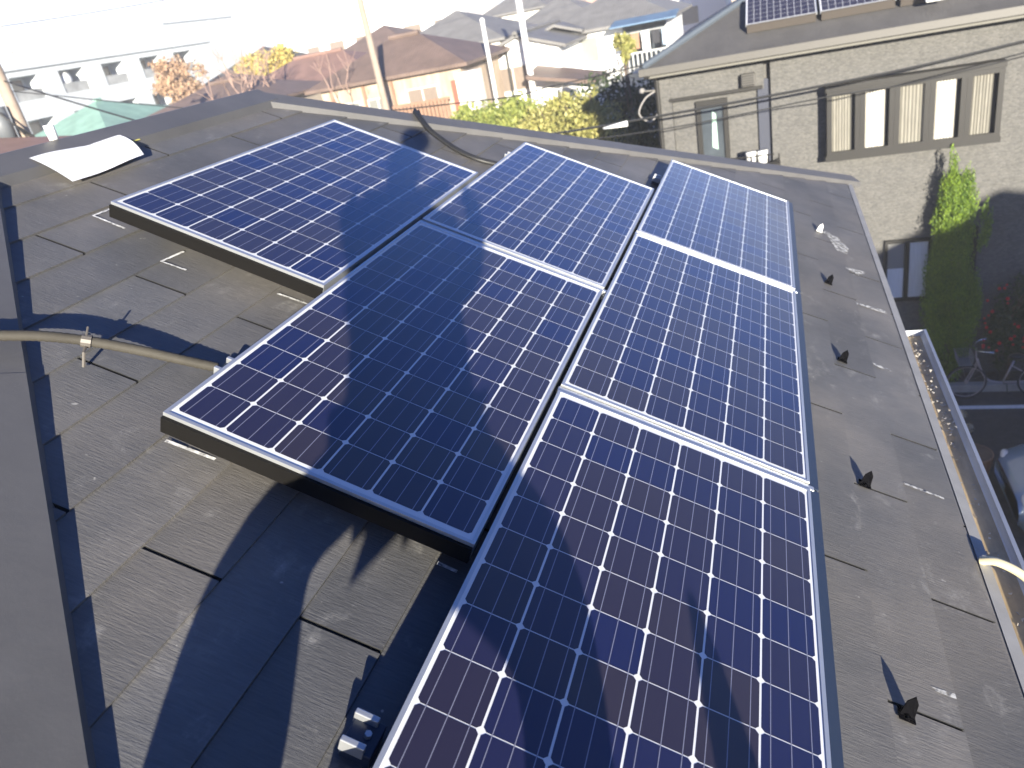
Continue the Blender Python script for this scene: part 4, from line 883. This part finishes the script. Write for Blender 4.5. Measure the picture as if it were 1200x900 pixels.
PE=[(0,1),(1,2),(2,3),(3,4),(4,5),(0,6),(6,7),(7,8),(8,9),(9,10),(0,11),(11,12),(12,13),(13,14),(14,15),(2,16),(16,17),(17,18),(18,19),(2,20),(20,21),(21,22),(22,23)]
PR=[.15,.15,.16,.065,.08,.10,.11,.08,.05,.05,.04,.11,.08,.05,.05,.04,.08,.055,.04,.035,.08,.055,.04,.035]
skin('body',PV,PE,PR,skinm,per)
JV=PV[:3]+[PV[16],PV[17],PV[18],PV[20],PV[21],PV[22]]
jk=mat('jacket',(.03,.04,.07),.8)
skin('jacket',[(.25,-2.32,.58)]+JV,[(0,1),(1,2),(2,3),(3,4),(4,5),(5,6),(3,7),(7,8),(8,9)],[.16,.155,.18,.235,.12,.095,.06,.12,.095,.06],jk,per,root=1)
skin('trousers',[PV[0],PV[6],PV[7],PV[8],PV[11],PV[12],PV[13]],[(0,1),(1,2),(2,3),(0,4),(4,5),(5,6)],[.13,.07,.11,.115,.11,.10,.08],mat('trousers',(.05,.05,.06),.85),per)
for a,b in ((9,10),(14,15)):
    skin('shoe',[PV[a],PV[b]],[(0,1)],[.055,.045],M['rubber'],per,1)
skin('cap',[(-.18,-2.33,1.44),(-.18,-2.28,1.45)],[(0,1)],[.115,.09],jk,per,2)
shadow_prop=empty('pointed_shadow_prop',W(.98,-2.25,RN),(0,TH,0)); tag(shadow_prop,'unseen tapered object added beside the person to cast a slim pointed shadow','shadow_prop')  # made-up tapered object, shaped to cast the slim pointed shadow
m=MB(); m.tube([(0,0,0),(-.01,0,.25),(-.03,0,.5),(-.05,0,.62),(-.06,0,.68)],[.085,.08,.055,.03,.008],12); m.build('prop_body',jk,shadow_prop,True)
m=MB(); m.tube(smooth_path([(0,.08,.15),(-.01,.13,.3),(-.02,.06,.48)]),.008,6); m.build('prop_strap',M['rubber'],shadow_prop)
# fingers
for s_,hx in ((-1,-.02),(1,.15)):
    for q in range(4):
        b=(hx,-2.10,1.18+.012*(q-1.5)*1.4); skin('finger',[b,(b[0]+.0-s_*.03,-2.075,b[2]+.005),(b[0]-s_*.055,-2.062,b[2])],[(0,1),(1,2)],[.010,.009,.008],skinm,per,1)
    skin('thumb',[(hx,-2.10,1.16),(hx-s_*.03,-2.085,1.135)],[(0,1)],[.011,.009],skinm,per,1)

# ---------------------------------------------------------------- scattering volume added to wash out the distance, mostly standing for lens glare
m=MB(); m.box(-130,60,-25,130,G-1,G+16.5)
hz=m.build('glare_haze',[]); hm=bpy.data.materials.new('glare_haze'); hm.use_nodes=True; nt=hm.node_tree; nt.nodes.clear()
ou=nt.nodes.new('ShaderNodeOutputMaterial'); pv=nt.nodes.new('ShaderNodeVolumePrincipled'); pv.inputs['Color'].default_value=(.95,.97,1,1)
pv.inputs['Density'].default_value=.0020; pv.inputs['Anisotropy'].default_value=0
nt.links.new(pv.outputs[0],ou.inputs['Volume']); hz.data.materials.append(hm); tag(hz,kind='stuff')
